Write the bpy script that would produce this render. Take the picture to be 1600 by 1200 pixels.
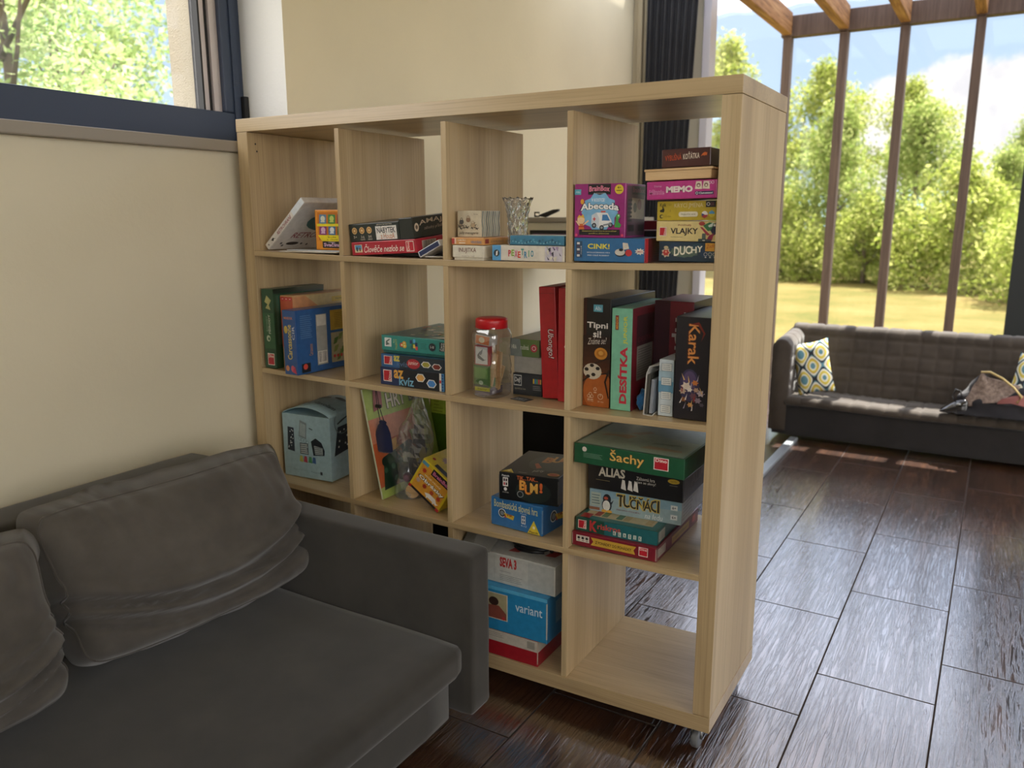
import bpy, bmesh, math, random
import numpy as np
from mathutils import Matrix, Vector, noise

for o in list(bpy.data.objects):
    bpy.data.objects.remove(o)
S = bpy.context.scene
COL = S.collection
random.seed(7)
RNG = np.random.default_rng(11)
R = math.radians

# ------------------------------------------------------------------ camera
cam_d = bpy.data.cameras.new('camera')
cam_d.sensor_width = 36.0
cam_d.lens = 36.0 * 1264.1 / 1600.0
cam_d.clip_start = 0.05
cam_d.clip_end = 500
cam_d.dof.use_dof = True
cam_d.dof.focus_distance = 2.05
cam_d.dof.aperture_fstop = 3.4
cam = bpy.data.objects.new('camera', cam_d)
COL.objects.link(cam)


def cam_matrix(loc, yaw, pitch, roll):
    f = Vector((math.sin(yaw) * math.cos(pitch), math.cos(yaw) * math.cos(pitch), math.sin(pitch)))
    r = f.cross(Vector((0, 0, 1))).normalized()
    u = r.cross(f)
    r2 = r * math.cos(roll) + u * math.sin(roll)
    u2 = -r * math.sin(roll) + u * math.cos(roll)
    m = Matrix.Identity(4)
    for i in range(3):
        m[i][0], m[i][1], m[i][2], m[i][3] = r2[i], u2[i], -f[i], loc[i]
    return m


cam.matrix_world = cam_matrix((1.9734, -1.7176, 1.2707), -0.5395, -0.2044, -0.0018)
S.camera = cam

# ------------------------------------------------------------------ colour management
S.view_settings.view_transform = 'Standard'
S.view_settings.look = 'None'
S.view_settings.gamma = 1.0
S.view_settings.use_curve_mapping = False
S.view_settings.exposure = 0.32
S.cycles.max_bounces = 8
S.cycles.diffuse_bounces = 5
S.cycles.transparent_max_bounces = 24
S.cycles.caustics_reflective = False
S.cycles.caustics_refractive = False
S.cycles.sample_clamp_indirect = 6.0
S.cycles.use_denoising = True

# ------------------------------------------------------------------ sky
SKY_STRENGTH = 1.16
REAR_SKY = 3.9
w = bpy.data.worlds.new('sky')
S.world = w
w.use_nodes = True
nt = w.node_tree
nt.nodes.clear()


class NT:
    """tiny helper to wire shader nodes"""
    def __init__(self, tree):
        self.t = tree

    def n(self, kind, **kw):
        nd = self.t.nodes.new(kind)
        for k, v in kw.items():
            if k.startswith('i_'):
                nd.inputs[k[2:].replace('_', ' ')].default_value = v
            else:
                setattr(nd, k, v)
        return nd

    def l(self, a, b):
        self.t.links.new(a, b)

    def val(self, sock, x):
        if hasattr(x, 'is_linked') or isinstance(x, bpy.types.NodeSocket):
            self.l(x, sock)
        else:
            sock.default_value = x

    def m(self, op, a, b=0.0, c=None, clamp=False):
        nd = self.t.nodes.new('ShaderNodeMath')
        nd.operation = op
        nd.use_clamp = clamp
        self.val(nd.inputs[0], a)
        self.val(nd.inputs[1], b)
        if c is not None:
            self.val(nd.inputs[2], c)
        return nd.outputs[0]

    def mix(self, f, a, b):
        nd = self.t.nodes.new('ShaderNodeMix')
        nd.data_type = 'RGBA'
        self.val(nd.inputs[0], f)
        self.val(nd.inputs[6], a)
        self.val(nd.inputs[7], b)
        return nd.outputs[2]

    def ss(self, x, lo, hi):
        nd = self.t.nodes.new('ShaderNodeMapRange')
        nd.interpolation_type = 'SMOOTHSTEP'
        self.val(nd.inputs[0], x)
        nd.inputs[1].default_value = lo
        nd.inputs[2].default_value = hi
        return nd.outputs[0]

    def ramp(self, f, stops, interp='LINEAR'):
        nd = self.t.nodes.new('ShaderNodeValToRGB')
        nd.color_ramp.interpolation = interp
        el = nd.color_ramp.elements
        while len(el) < len(stops):
            el.new(0.5)
        for e, (p, c) in zip(el, stops):
            e.position = p
            e.color = c
        self.val(nd.inputs[0], f)
        return nd.outputs[0]

    def noise(self, vec, scale, detail=3, rough=0.5, dist=0.0):
        nd = self.t.nodes.new('ShaderNodeTexNoise')
        if vec is not None:
            self.l(vec, nd.inputs['Vector'])
        nd.inputs['Scale'].default_value = scale
        nd.inputs['Detail'].default_value = detail
        nd.inputs['Roughness'].default_value = rough
        nd.inputs['Distortion'].default_value = dist
        return nd.outputs[0]

    def mapping(self, vec, scale=(1, 1, 1), loc=(0, 0, 0), rot=(0, 0, 0)):
        nd = self.t.nodes.new('ShaderNodeMapping')
        nd.inputs['Scale'].default_value = scale
        nd.inputs['Location'].default_value = loc
        nd.inputs['Rotation'].default_value = rot
        self.l(vec, nd.inputs[0])
        return nd.outputs[0]


def lin(c):
    c = c / 255.0
    return c / 12.92 if c <= 0.04045 else ((c + 0.055) / 1.055) ** 2.4


def rgb(*a):
    """sRGB 0-255 triple or '#hex' to linear RGBA"""
    if len(a) == 1 and isinstance(a[0], str):
        h = a[0].lstrip('#')
        a = [int(h[i:i + 2], 16) for i in (0, 2, 4)]
    elif len(a) == 1:
        a = a[0]
    return (lin(a[0]), lin(a[1]), lin(a[2]), 1.0)


g = NT(nt)
tc = g.n('ShaderNodeTexCoord')
sep = g.n('ShaderNodeSeparateXYZ')
g.l(tc.outputs['Generated'], sep.inputs[0])
dz = sep.outputs[2]
sky_col = g.ramp(g.m('MAXIMUM', dz, 0.0), [(0.0, rgb(214, 230, 246)), (0.10, rgb(190, 214, 240)),
                                            (0.30, rgb(178, 198, 230)), (0.5, rgb(214, 218, 234)), (1.0, rgb(206, 212, 232))])
cn = g.noise(tc.outputs['Generated'], 5.0, 9, 0.58)
cn2 = g.noise(tc.outputs['Generated'], 17.0, 6, 0.6)
az = g.m('ARCTAN2', sep.outputs[0], sep.outputs[1])
# a cumulus bank low in the sky past the lawn, thinning upwards
bank = g.m('MULTIPLY', g.ss(az, -0.26, -0.12), g.m('SUBTRACT', 1.0, g.ss(dz, 0.06, 0.22)))
dens = g.m('ADD', g.m('MULTIPLY', g.m('SUBTRACT', cn, 0.5), 1.5), g.m('ADD', g.m('MULTIPLY', bank, 1.0), -0.36))
dens = g.m('ADD', dens, g.m('MULTIPLY', g.m('SUBTRACT', cn2, 0.5), 0.30))
# unseen warm cloud sheet added behind the house as neutral fill for the room
dens = g.m('ADD', dens, g.m('MULTIPLY', g.ss(sep.outputs[1], 0.25, -0.25), 0.8))
cloud = g.ss(dens, 0.02, 0.14)
cshade = g.mix(g.ss(cn2, 0.35, 0.62), rgb(224, 222, 226), rgb(255, 250, 243))
skyc = g.mix(cloud, sky_col, cshade)
# that added rear sky is boosted far above the front sky to light the room
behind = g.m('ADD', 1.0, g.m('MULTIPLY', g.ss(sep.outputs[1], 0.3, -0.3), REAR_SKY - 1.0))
# front sky above the view, boosted to brighten the floor reflections
high_boost = g.m('MULTIPLY', g.ss(dz, 0.27, 0.50), g.ss(sep.outputs[1], -0.1, 0.3))
behind = g.m('ADD', behind, g.m('MULTIPLY', high_boost, 1.7))
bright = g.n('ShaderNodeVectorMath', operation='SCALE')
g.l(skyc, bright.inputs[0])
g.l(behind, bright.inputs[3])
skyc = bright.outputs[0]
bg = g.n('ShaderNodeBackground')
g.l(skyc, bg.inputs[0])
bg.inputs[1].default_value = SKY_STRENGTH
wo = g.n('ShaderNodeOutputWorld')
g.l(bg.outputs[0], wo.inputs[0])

# ------------------------------------------------------------------ sun and the room's own lamps
SUN_EL, SUN_AZ = 62.0, 7.0           # degrees; azimuth from +y towards +x
sd = bpy.data.lights.new('sun', 'SUN')
sd.energy = 18.0
sd.angle = R(0.6)
sd.color = (1.0, 0.95, 0.86)
sun = bpy.data.objects.new('sun', sd)
COL.objects.link(sun)
to_sun = Vector((math.sin(R(SUN_AZ)) * math.cos(R(SUN_EL)), math.cos(R(SUN_AZ)) * math.cos(R(SUN_EL)), math.sin(R(SUN_EL))))
sun.rotation_euler = to_sun.to_track_quat('Z', 'Y').to_euler()
sun.location = (2, 8, 12)


# ------------------------------------------------------------------ materials
MATS = {}


def base_mat(name):
    m = bpy.data.materials.new(name)
    m.use_nodes = True
    b = m.node_tree.nodes['Principled BSDF']
    return m, NT(m.node_tree), b


def plain(name, col, rough=0.55, metal=0.0, spec=0.5, coat=0.0):
    if name in MATS:
        return MATS[name]
    m, g, b = base_mat(name)
    b.inputs['Base Color'].default_value = col
    b.inputs['Roughness'].default_value = rough
    b.inputs['Metallic'].default_value = metal
    b.inputs['Specular IOR Level'].default_value = spec
    b.inputs['Coat Weight'].default_value = coat
    MATS[name] = m
    return m


def ink(hexcol):
    """printed card or paper: the flat colour with a faint mottling of the print"""
    key = 'ink_' + hexcol
    if key in MATS:
        return MATS[key]
    m, g, b = base_mat(key)
    c = rgb(hexcol)
    t = g.n('ShaderNodeTexCoord')
    nz = g.noise(t.outputs['Object'], 60, 3)
    f = g.ramp(nz, [(0.3, (0.88, 0.88, 0.88, 1)), (0.7, (1.06, 1.06, 1.06, 1))])
    mx = g.n('ShaderNodeMix', data_type='RGBA', blend_type='MULTIPLY')
    mx.inputs[0].default_value = 1.0
    mx.inputs[6].default_value = c
    g.l(f, mx.inputs[7])
    g.l(mx.outputs[2], b.inputs['Base Color'])
    b.inputs['Roughness'].default_value = 0.30
    b.inputs['IOR'].default_value = 1.58
    MATS[key] = m
    return m


def bumped(g, b, height, strength, dist=0.01):
    bp = g.n('ShaderNodeBump')
    bp.inputs['Strength'].default_value = strength
    bp.inputs['Distance'].default_value = dist
    g.l(height, bp.inputs['Height'])
    g.l(bp.outputs[0], b.inputs['Normal'])
    return bp


def oak(name, axis):
    """pale oak laminate, grain along the given axis"""
    m, g, b = base_mat(name)
    t = g.n('ShaderNodeTexCoord')
    fine = {'x': (3, 260, 260), 'y': (260, 3, 260), 'z': (260, 260, 3)}[axis]
    wide = {'x': (0.6, 11, 11), 'y': (11, 0.6, 11), 'z': (11, 11, 0.35)}[axis]
    oi = g.n('ShaderNodeObjectInfo')
    off = g.n('ShaderNodeVectorMath', operation='ADD')
    g.l(t.outputs['Object'], off.inputs[0])
    g.l(oi.outputs['Random'], off.inputs[1])
    a = g.noise(g.mapping(off.outputs[0], fine), 1.0, 4, 0.6, 0.2)
    c = g.noise(g.mapping(off.outputs[0], wide), 1.0, 3, 0.5, 0.6)
    base = g.ramp(c, [(0.30, rgb(170, 146, 108)), (0.5, rgb(189, 165, 125)), (0.70, rgb(203, 181, 142))])
    dark = g.ramp(a, [(0.30, (0.66, 0.62, 0.56, 1)), (0.52, (1, 1, 1, 1)), (0.75, (1.06, 1.05, 1.04, 1))])
    mx = g.n('ShaderNodeMix', data_type='RGBA', blend_type='MULTIPLY')
    mx.inputs[0].default_value = 0.55
    g.l(base, mx.inputs[6])
    g.l(dark, mx.inputs[7])
    g.l(mx.outputs[2], b.inputs['Base Color'])
    b.inputs['Roughness'].default_value = 0.42 if axis == 'z' else 0.30
    b.inputs['IOR'].default_value = 1.45 if axis == 'z' else 1.62
    bumped(g, b, a, 0.06, 0.002)
    MATS[name] = m
    return m


OAK_X, OAK_Z = oak('oak_laminate_long', 'x'), oak('oak_laminate_tall', 'z')


def plaster(name, col, bump=0.12, scale=90):
    m, g, b = base_mat(name)
    t = g.n('ShaderNodeTexCoord')
    nz = g.noise(t.outputs['Object'], 1.6, 5)
    c2 = tuple(min(1, x * 1.05) for x in col[:3]) + (1,)
    c1 = tuple(x * 0.94 for x in col[:3]) + (1,)
    g.l(g.ramp(nz, [(0.3, c1), (0.7, c2)]), b.inputs['Base Color'])
    b.inputs['Roughness'].default_value = 0.75
    bumped(g, b, g.noise(t.outputs['Object'], scale, 6, 0.6), bump, 0.01)
    return m


M_CREAM = plaster('cream_wall_paint', rgb(228, 219, 192), 0.10, 60)
M_WHITE = plaster('white_reveal_paint', rgb(236, 236, 232), 0.25, 40)
M_REAR = plaster('white_rear_wall_paint', rgb(234, 232, 226), 0.05)
M_CEIL = plaster('white_ceiling_paint', rgb(230, 228, 222), 0.05)
M_STUCCO = plaster('rough_outside_plaster', rgb(206, 196, 176), 0.9, 220)


def floor_mat():
    m, g, b = base_mat('dark_plank_tiles')
    t = g.n('ShaderNodeTexCoord')
    s = g.n('ShaderNodeSeparateXYZ')
    g.l(t.outputs['Object'], s.inputs[0])
    xs = g.m('DIVIDE', g.m('SUBTRACT', s.outputs[0], 1.645), 0.30)
    i = g.m('FLOOR', xs)
    fx = g.m('FRACT', xs)
    ys = g.m('DIVIDE', g.m('SUBTRACT', g.m('SUBTRACT', s.outputs[1], 0.511), g.m('MULTIPLY', i, 0.232)), 0.60)
    j = g.m('FLOOR', ys)
    fy = g.m('FRACT', ys)
    ex = g.m('MULTIPLY', g.m('MINIMUM', fx, g.m('SUBTRACT', 1.0, fx)), 0.30)
    ey = g.m('MULTIPLY', g.m('MINIMUM', fy, g.m('SUBTRACT', 1.0, fy)), 0.60)
    edge = g.m('MINIMUM', ex, ey)
    grout = g.m('SUBTRACT', 1.0, g.ss(edge, 0.0016, 0.0030))
    cb = g.n('ShaderNodeCombineXYZ')
    g.l(i, cb.inputs[0])
    g.l(j, cb.inputs[1])
    wn = g.n('ShaderNodeTexWhiteNoise')
    g.l(cb.outputs[0], wn.inputs['Vector'])
    off = g.n('ShaderNodeVectorMath', operation='MULTIPLY_ADD')
    g.l(wn.outputs['Color'], off.inputs[0])
    off.inputs[1].default_value = (7, 7, 7)
    g.l(t.outputs['Object'], off.inputs[2])
    grain = g.noise(g.mapping(off.outputs[0], (105, 6.0, 1)), 1.0, 4, 0.55, 0.9)
    broad = g.noise(g.mapping(off.outputs[0], (16, 1.6, 1)), 1.0, 3, 0.5, 0.3)
    col = g.ramp(g.m('ADD', g.m('MULTIPLY', grain, 0.6), g.m('MULTIPLY', broad, 0.4)),
                 [(0.34, rgb(32, 20, 14)), (0.5, rgb(66, 41, 28)), (0.66, rgb(104, 68, 44))])
    col = g.mix(g.m('MULTIPLY', wn.outputs['Value'], 0.35), col, rgb(58, 42, 36))
    col = g.mix(grout, col, rgb(70, 62, 58))
    g.l(col, b.inputs['Base Color'])
    g.l(g.m('ADD', 0.19, g.m('MULTIPLY', grout, 0.7)), b.inputs['Roughness'])
    b.inputs['IOR'].default_value = 3.0
    g.l(g.m('MULTIPLY', 0.5, g.m('SUBTRACT', 1.0, grout)), b.inputs['Specular IOR Level'])
    b.inputs['Coat IOR'].default_value = 1.8
    g.l(g.m('SUBTRACT', 1.0, grout), b.inputs['Coat Weight'])
    b.inputs['Coat Roughness'].default_value = 0.17
    h = g.m('SUBTRACT', g.m('MULTIPLY', g.ss(grain, 0.36, 0.62), 1.0), g.m('MULTIPLY', grout, 1.6))
    bumped(g, b, h, 0.75, 0.0020)
    return m


M_FLOOR = floor_mat()


def fabric(name, col, col2, scale=900, bump=0.25, rough=0.9, blot=7.0, sheen=0.3):
    m, g, b = base_mat(name)
    t = g.n('ShaderNodeTexCoord')
    nz = g.noise(t.outputs['Object'], blot, 5, 0.6)
    g.l(g.ramp(nz, [(0.32, col), (0.68, col2)]), b.inputs['Base Color'])
    b.inputs['Roughness'].default_value = rough
    b.inputs['Specular IOR Level'].default_value = 0.2
    b.inputs['Sheen Weight'].default_value = sheen
    bumped(g, b, g.noise(t.outputs['Object'], scale, 2, 0.6), bump, 0.002)
    MATS[name] = m
    return m


M_SOFA = fabric('grey_microfibre', rgb(50, 48, 44), rgb(63, 60, 55))
M_SOFA_LIT = fabric('grey_microfibre_lit', rgb(74, 70, 65), rgb(92, 87, 81))  # lighter copy of the sofa cloth; light on the cushions put into the colour
M_BENCH = fabric('brown_grey_quilt', rgb(60, 53, 46), rgb(74, 66, 58), 500)
M_SKIRT = fabric('black_skirt_cloth', rgb(36, 34, 34), rgb(44, 42, 42), 500)
M_CURTAIN = fabric('black_curtain_cloth', rgb(34, 34, 37), rgb(44, 44, 47), 400, 0.1)
M_BLACKSOFA = fabric('black_upholstery', rgb(20, 20, 21), rgb(27, 27, 28), 500)


def glass_mat(name, gloss=0.08, tint=(1, 1, 1, 1), rough=0.0, haze=0.0):
    m = bpy.data.materials.new(name)
    m.use_nodes = True
    g = NT(m.node_tree)
    g.t.nodes.clear()
    geo = g.n('ShaderNodeNewGeometry')
    dt = g.n('ShaderNodeVectorMath', operation='DOT_PRODUCT')
    g.l(geo.outputs['Incoming'], dt.inputs[0])
    g.l(geo.outputs['Normal'], dt.inputs[1])
    # Schlick reflectance, the same on either side of the sheet
    fr = g.m('ADD', 0.03, g.m('MULTIPLY', 0.97, g.m('POWER', g.m('SUBTRACT', 1.0, g.m('ABSOLUTE', dt.outputs['Value'])), 5.0)))
    tr = g.n('ShaderNodeBsdfTransparent')
    tr.inputs[0].default_value = tint
    gl = g.n('ShaderNodeBsdfGlossy')
    gl.inputs['Roughness'].default_value = rough
    mx = g.n('ShaderNodeMixShader')
    g.l(g.m('ADD', fr, gloss * 0.2, clamp=True), mx.inputs[0])
    g.l(tr.outputs[0], mx.inputs[1])
    g.l(gl.outputs[0], mx.inputs[2])
    out = mx.outputs[0]
    if haze:
        df = g.n('ShaderNodeBsdfDiffuse')
        df.inputs[0].default_value = (0.8, 0.82, 0.84, 1)
        m2 = g.n('ShaderNodeMixShader')
        m2.inputs[0].default_value = haze
        g.l(out, m2.inputs[1])
        g.l(df.outputs[0], m2.inputs[2])
        out = m2.outputs[0]
    o = g.n('ShaderNodeOutputMaterial')
    g.l(out, o.inputs[0])
    return m


M_GLASS = glass_mat('window_glass', 0.0, (0.96, 0.965, 0.965, 1))
M_PLASTIC = glass_mat('clear_plastic', 0.9, (0.90, 0.91, 0.92, 1), 0.06)
M_BAG = glass_mat('clear_bag_film', 1.0, (0.93, 0.94, 0.95, 1), 0.10, 0.07)


def leaf_mat(name, stops, trans=0.55):
    m = bpy.data.materials.new(name)
    m.use_nodes = True
    g = NT(m.node_tree)
    g.t.nodes.clear()
    geo = g.n('ShaderNodeNewGeometry')
    col = g.ramp(geo.outputs['Random Per Island'], stops)
    df = g.n('ShaderNodeBsdfDiffuse')
    g.l(col, df.inputs[0])
    tl = g.n('ShaderNodeBsdfTranslucent')
    g.l(col, tl.inputs[0])
    mx = g.n('ShaderNodeMixShader')
    mx.inputs[0].default_value = trans
    g.l(df.outputs[0], mx.inputs[1])
    g.l(tl.outputs[0], mx.inputs[2])
    o = g.n('ShaderNodeOutputMaterial')
    g.l(mx.outputs[0], o.inputs[0])
    return m


M_LEAF = leaf_mat('yellow_green_leaves', [(0.0, rgb(112, 128, 52)), (0.5, rgb(150, 160, 76)), (1.0, rgb(184, 184, 118))])
M_LEAF2 = leaf_mat('mid_green_leaves', [(0.0, rgb(98, 118, 56)), (0.5, rgb(138, 152, 80)), (1.0, rgb(174, 178, 118))])
M_LEAF3 = leaf_mat('fresh_green_leaves', [(0.0, rgb(134, 160, 96)), (0.5, rgb(168, 186, 124)), (1.0, rgb(204, 212, 166))])
M_BARK = plain('grey_bark', rgb(92, 80, 66), 0.9)


def lawn_mat():
    m, g, b = base_mat('sunny_lawn_grass')
    t = g.n('ShaderNodeTexCoord')
    a = g.noise(t.outputs['Object'], 0.8, 6, 0.6)
    f = g.noise(t.outputs['Object'], 26, 4, 0.7)
    c = g.ramp(g.m('ADD', g.m('MULTIPLY', a, 0.55), g.m('MULTIPLY', f, 0.45)),
               [(0.36, rgb(66, 72, 30)), (0.5, rgb(94, 85, 44)), (0.64, rgb(114, 98, 60))])
    g.l(c, b.inputs['Base Color'])
    b.inputs['Roughness'].default_value = 0.95
    b.inputs['Specular IOR Level'].default_value = 0.1
    bumped(g, b, f, 0.4, 0.008)
    return m


M_LAWN = lawn_mat()


def timber(name, c1, c2, c3, axis='y'):
    m, g, b = base_mat(name)
    t = g.n('ShaderNodeTexCoord')
    sc = {'y': (60, 3, 60), 'x': (3, 60, 60), 'z': (60, 60, 3)}[axis]
    nz = g.noise(g.mapping(t.outputs['Object'], sc), 1.0, 5, 0.65, 0.5)
    g.l(g.ramp(nz, [(0.3, c1), (0.5, c2), (0.72, c3)]), b.inputs['Base Color'])
    b.inputs['Roughness'].default_value = 0.7
    bumped(g, b, nz, 0.3, 0.004)
    return m


M_RAFTER = timber('weathered_orange_timber', rgb(120, 82, 48), rgb(176, 128, 80), rgb(206, 164, 112))
M_POST = timber('brown_painted_timber', rgb(84, 68, 58), rgb(100, 82, 70), rgb(116, 96, 82), 'z')
M_FRAME = plain('anthracite_window_frame', rgb(56, 68, 90), 0.42)
M_FRAME_DK = plain('dark_rubber_gasket', rgb(28, 29, 32), 0.6)
M_BEAD = plain('pale_aluminium_strip', rgb(206, 196, 194), 0.35, 0.3)
M_SILL = plain('grey_beige_sill_board', rgb(160, 152, 140), 0.5)
M_METAL = plain('grey_painted_metal', rgb(166, 172, 176), 0.35, 0.6)
M_STEEL = plain('zinc_steel', rgb(150, 150, 148), 0.35, 0.9)
M_RUBBER = plain('grey_caster_rubber', rgb(104, 106, 108), 0.5)
M_BLACKPL = plain('black_plastic', rgb(24, 24, 26), 0.4)
M_RED_LID = plain('red_lid_plastic', rgb(186, 28, 34), 0.35)
M_WHITEFR = plain('pale_grey_door_frame', rgb(196, 194, 200), 0.5)
M_PINE = timber('unpainted_pine', rgb(196, 160, 112), rgb(214, 180, 132), rgb(224, 194, 150), 'x')

# ------------------------------------------------------------------ object helpers


def link(name, mesh, parent=None, mats=None):
    o = bpy.data.objects.new(name, mesh)
    COL.objects.link(o)
    if parent is not None:
        o.parent = parent
    for mm in (mats or []):
        mesh.materials.append(mm)
    return o


def tag(o, label, cat, group=None, kind=None):
    if label:
        o['label'] = label
    if cat:
        o['category'] = cat
    if group:
        o['group'] = group
    if kind:
        o['kind'] = kind
    return o


def empty(name, loc, label, cat, group=None, rotz=0.0):
    o = bpy.data.objects.new(name, None)
    COL.objects.link(o)
    o.empty_display_size = 0.1
    o.location = loc
    o.rotation_euler = (0, 0, rotz)
    return tag(o, label, cat, group)


def bm_box(bm, x0, y0, z0, x1, y1, z1, bevel=0.0, mi=0, seg=2):
    vs = [bm.verts.new((x, y, z)) for x in (x0, x1) for y in (y0, y1) for z in (z0, z1)]
    idx = [(0, 1, 3, 2), (4, 6, 7, 5), (0, 4, 5, 1), (2, 3, 7, 6), (0, 2, 6, 4), (1, 5, 7, 3)]
    fs = [bm.faces.new([vs[i] for i in f]) for f in idx]
    for f in fs:
        f.material_index = mi
    if bevel > 0:
        es = {e for f in fs for e in f.edges}
        bmesh.ops.bevel(bm, geom=list(es), offset=bevel, segments=seg, profile=0.5, affect='EDGES')
    return fs


def to_mesh(bm, name, smooth=False):
    bmesh.ops.recalc_face_normals(bm, faces=bm.faces)
    me = bpy.data.meshes.new(name)
    bm.to_mesh(me)
    bm.free()
    if smooth:
        for p in me.polygons:
            p.use_smooth = True
    return me


def box_obj(name, b, mat, parent=None, bevel=0.0):
    bm = bmesh.new()
    bm_box(bm, *b, bevel=bevel)
    return link(name, to_mesh(bm, name), parent, [mat])


def tube(bm, pts, rad, seg=8, mi=0, cap=True):
    """a round tube along a list of points; rad a number or a list"""
    pts = [Vector(p) for p in pts]
    n = len(pts)
    rads = rad if isinstance(rad, (list, tuple)) else [rad] * n
    rings = []
    up = Vector((0.13, 0.31, 0.94))
    for i, p in enumerate(pts):
        d = (pts[min(i + 1, n - 1)] - pts[max(i - 1, 0)]).normalized()
        a = d.cross(up)
        if a.length < 1e-3:
            a = d.cross(Vector((1, 0, 0)))
        a.normalize()
        b = d.cross(a)
        rings.append([bm.verts.new(p + (a * math.cos(t) + b * math.sin(t)) * rads[i])
                      for t in [2 * math.pi * k / seg for k in range(seg)]])
    for r0, r1 in zip(rings, rings[1:]):
        for k in range(seg):
            f = bm.faces.new((r0[k], r0[(k + 1) % seg], r1[(k + 1) % seg], r1[k]))
            f.smooth = True
            f.material_index = mi
    if cap:
        for r in (rings[0], rings[-1]):
            f = bm.faces.new(r)
            f.material_index = mi


def lathe(bm, prof, seg=24, mi=0, cx=0, cy=0, shape=None):
    rings = []
    for r, z in prof:
        ring = []
        for k in range(seg):
            t = 2 * math.pi * k / seg
            q = shape(t) if shape else 1.0
            ring.append(bm.verts.new((cx + r * q * math.cos(t), cy + r * q * math.sin(t), z)))
        rings.append(ring)
    for r0, r1 in zip(rings, rings[1:]):
        for k in range(seg):
            f = bm.faces.new((r0[k], r0[(k + 1) % seg], r1[(k + 1) % seg], r1[k]))
            f.smooth = True
            f.material_index = mi
    return rings


# ------------------------------------------------------------------ printed boxes
_GLYPH = {}


def glyphs(text, bold=0.0, shear=0.0):
    key = (text, bold, shear)
    if key not in _GLYPH:
        c = bpy.data.curves.new('lettering', 'FONT')
        c.body = text
        c.resolution_u = 2
        c.offset = bold
        c.shear = shear
        c.align_x = 'LEFT'
        o = bpy.data.objects.new('lettering', c)
        me = o.to_mesh()
        co = [(v.co.x, v.co.y) for v in me.vertices]
        pl = [tuple(p.vertices) for p in me.polygons]
        o.to_mesh_clear()
        bpy.data.objects.remove(o)
        bpy.data.curves.remove(c)
        _GLYPH[key] = (co, pl)
    return _GLYPH[key]


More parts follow.
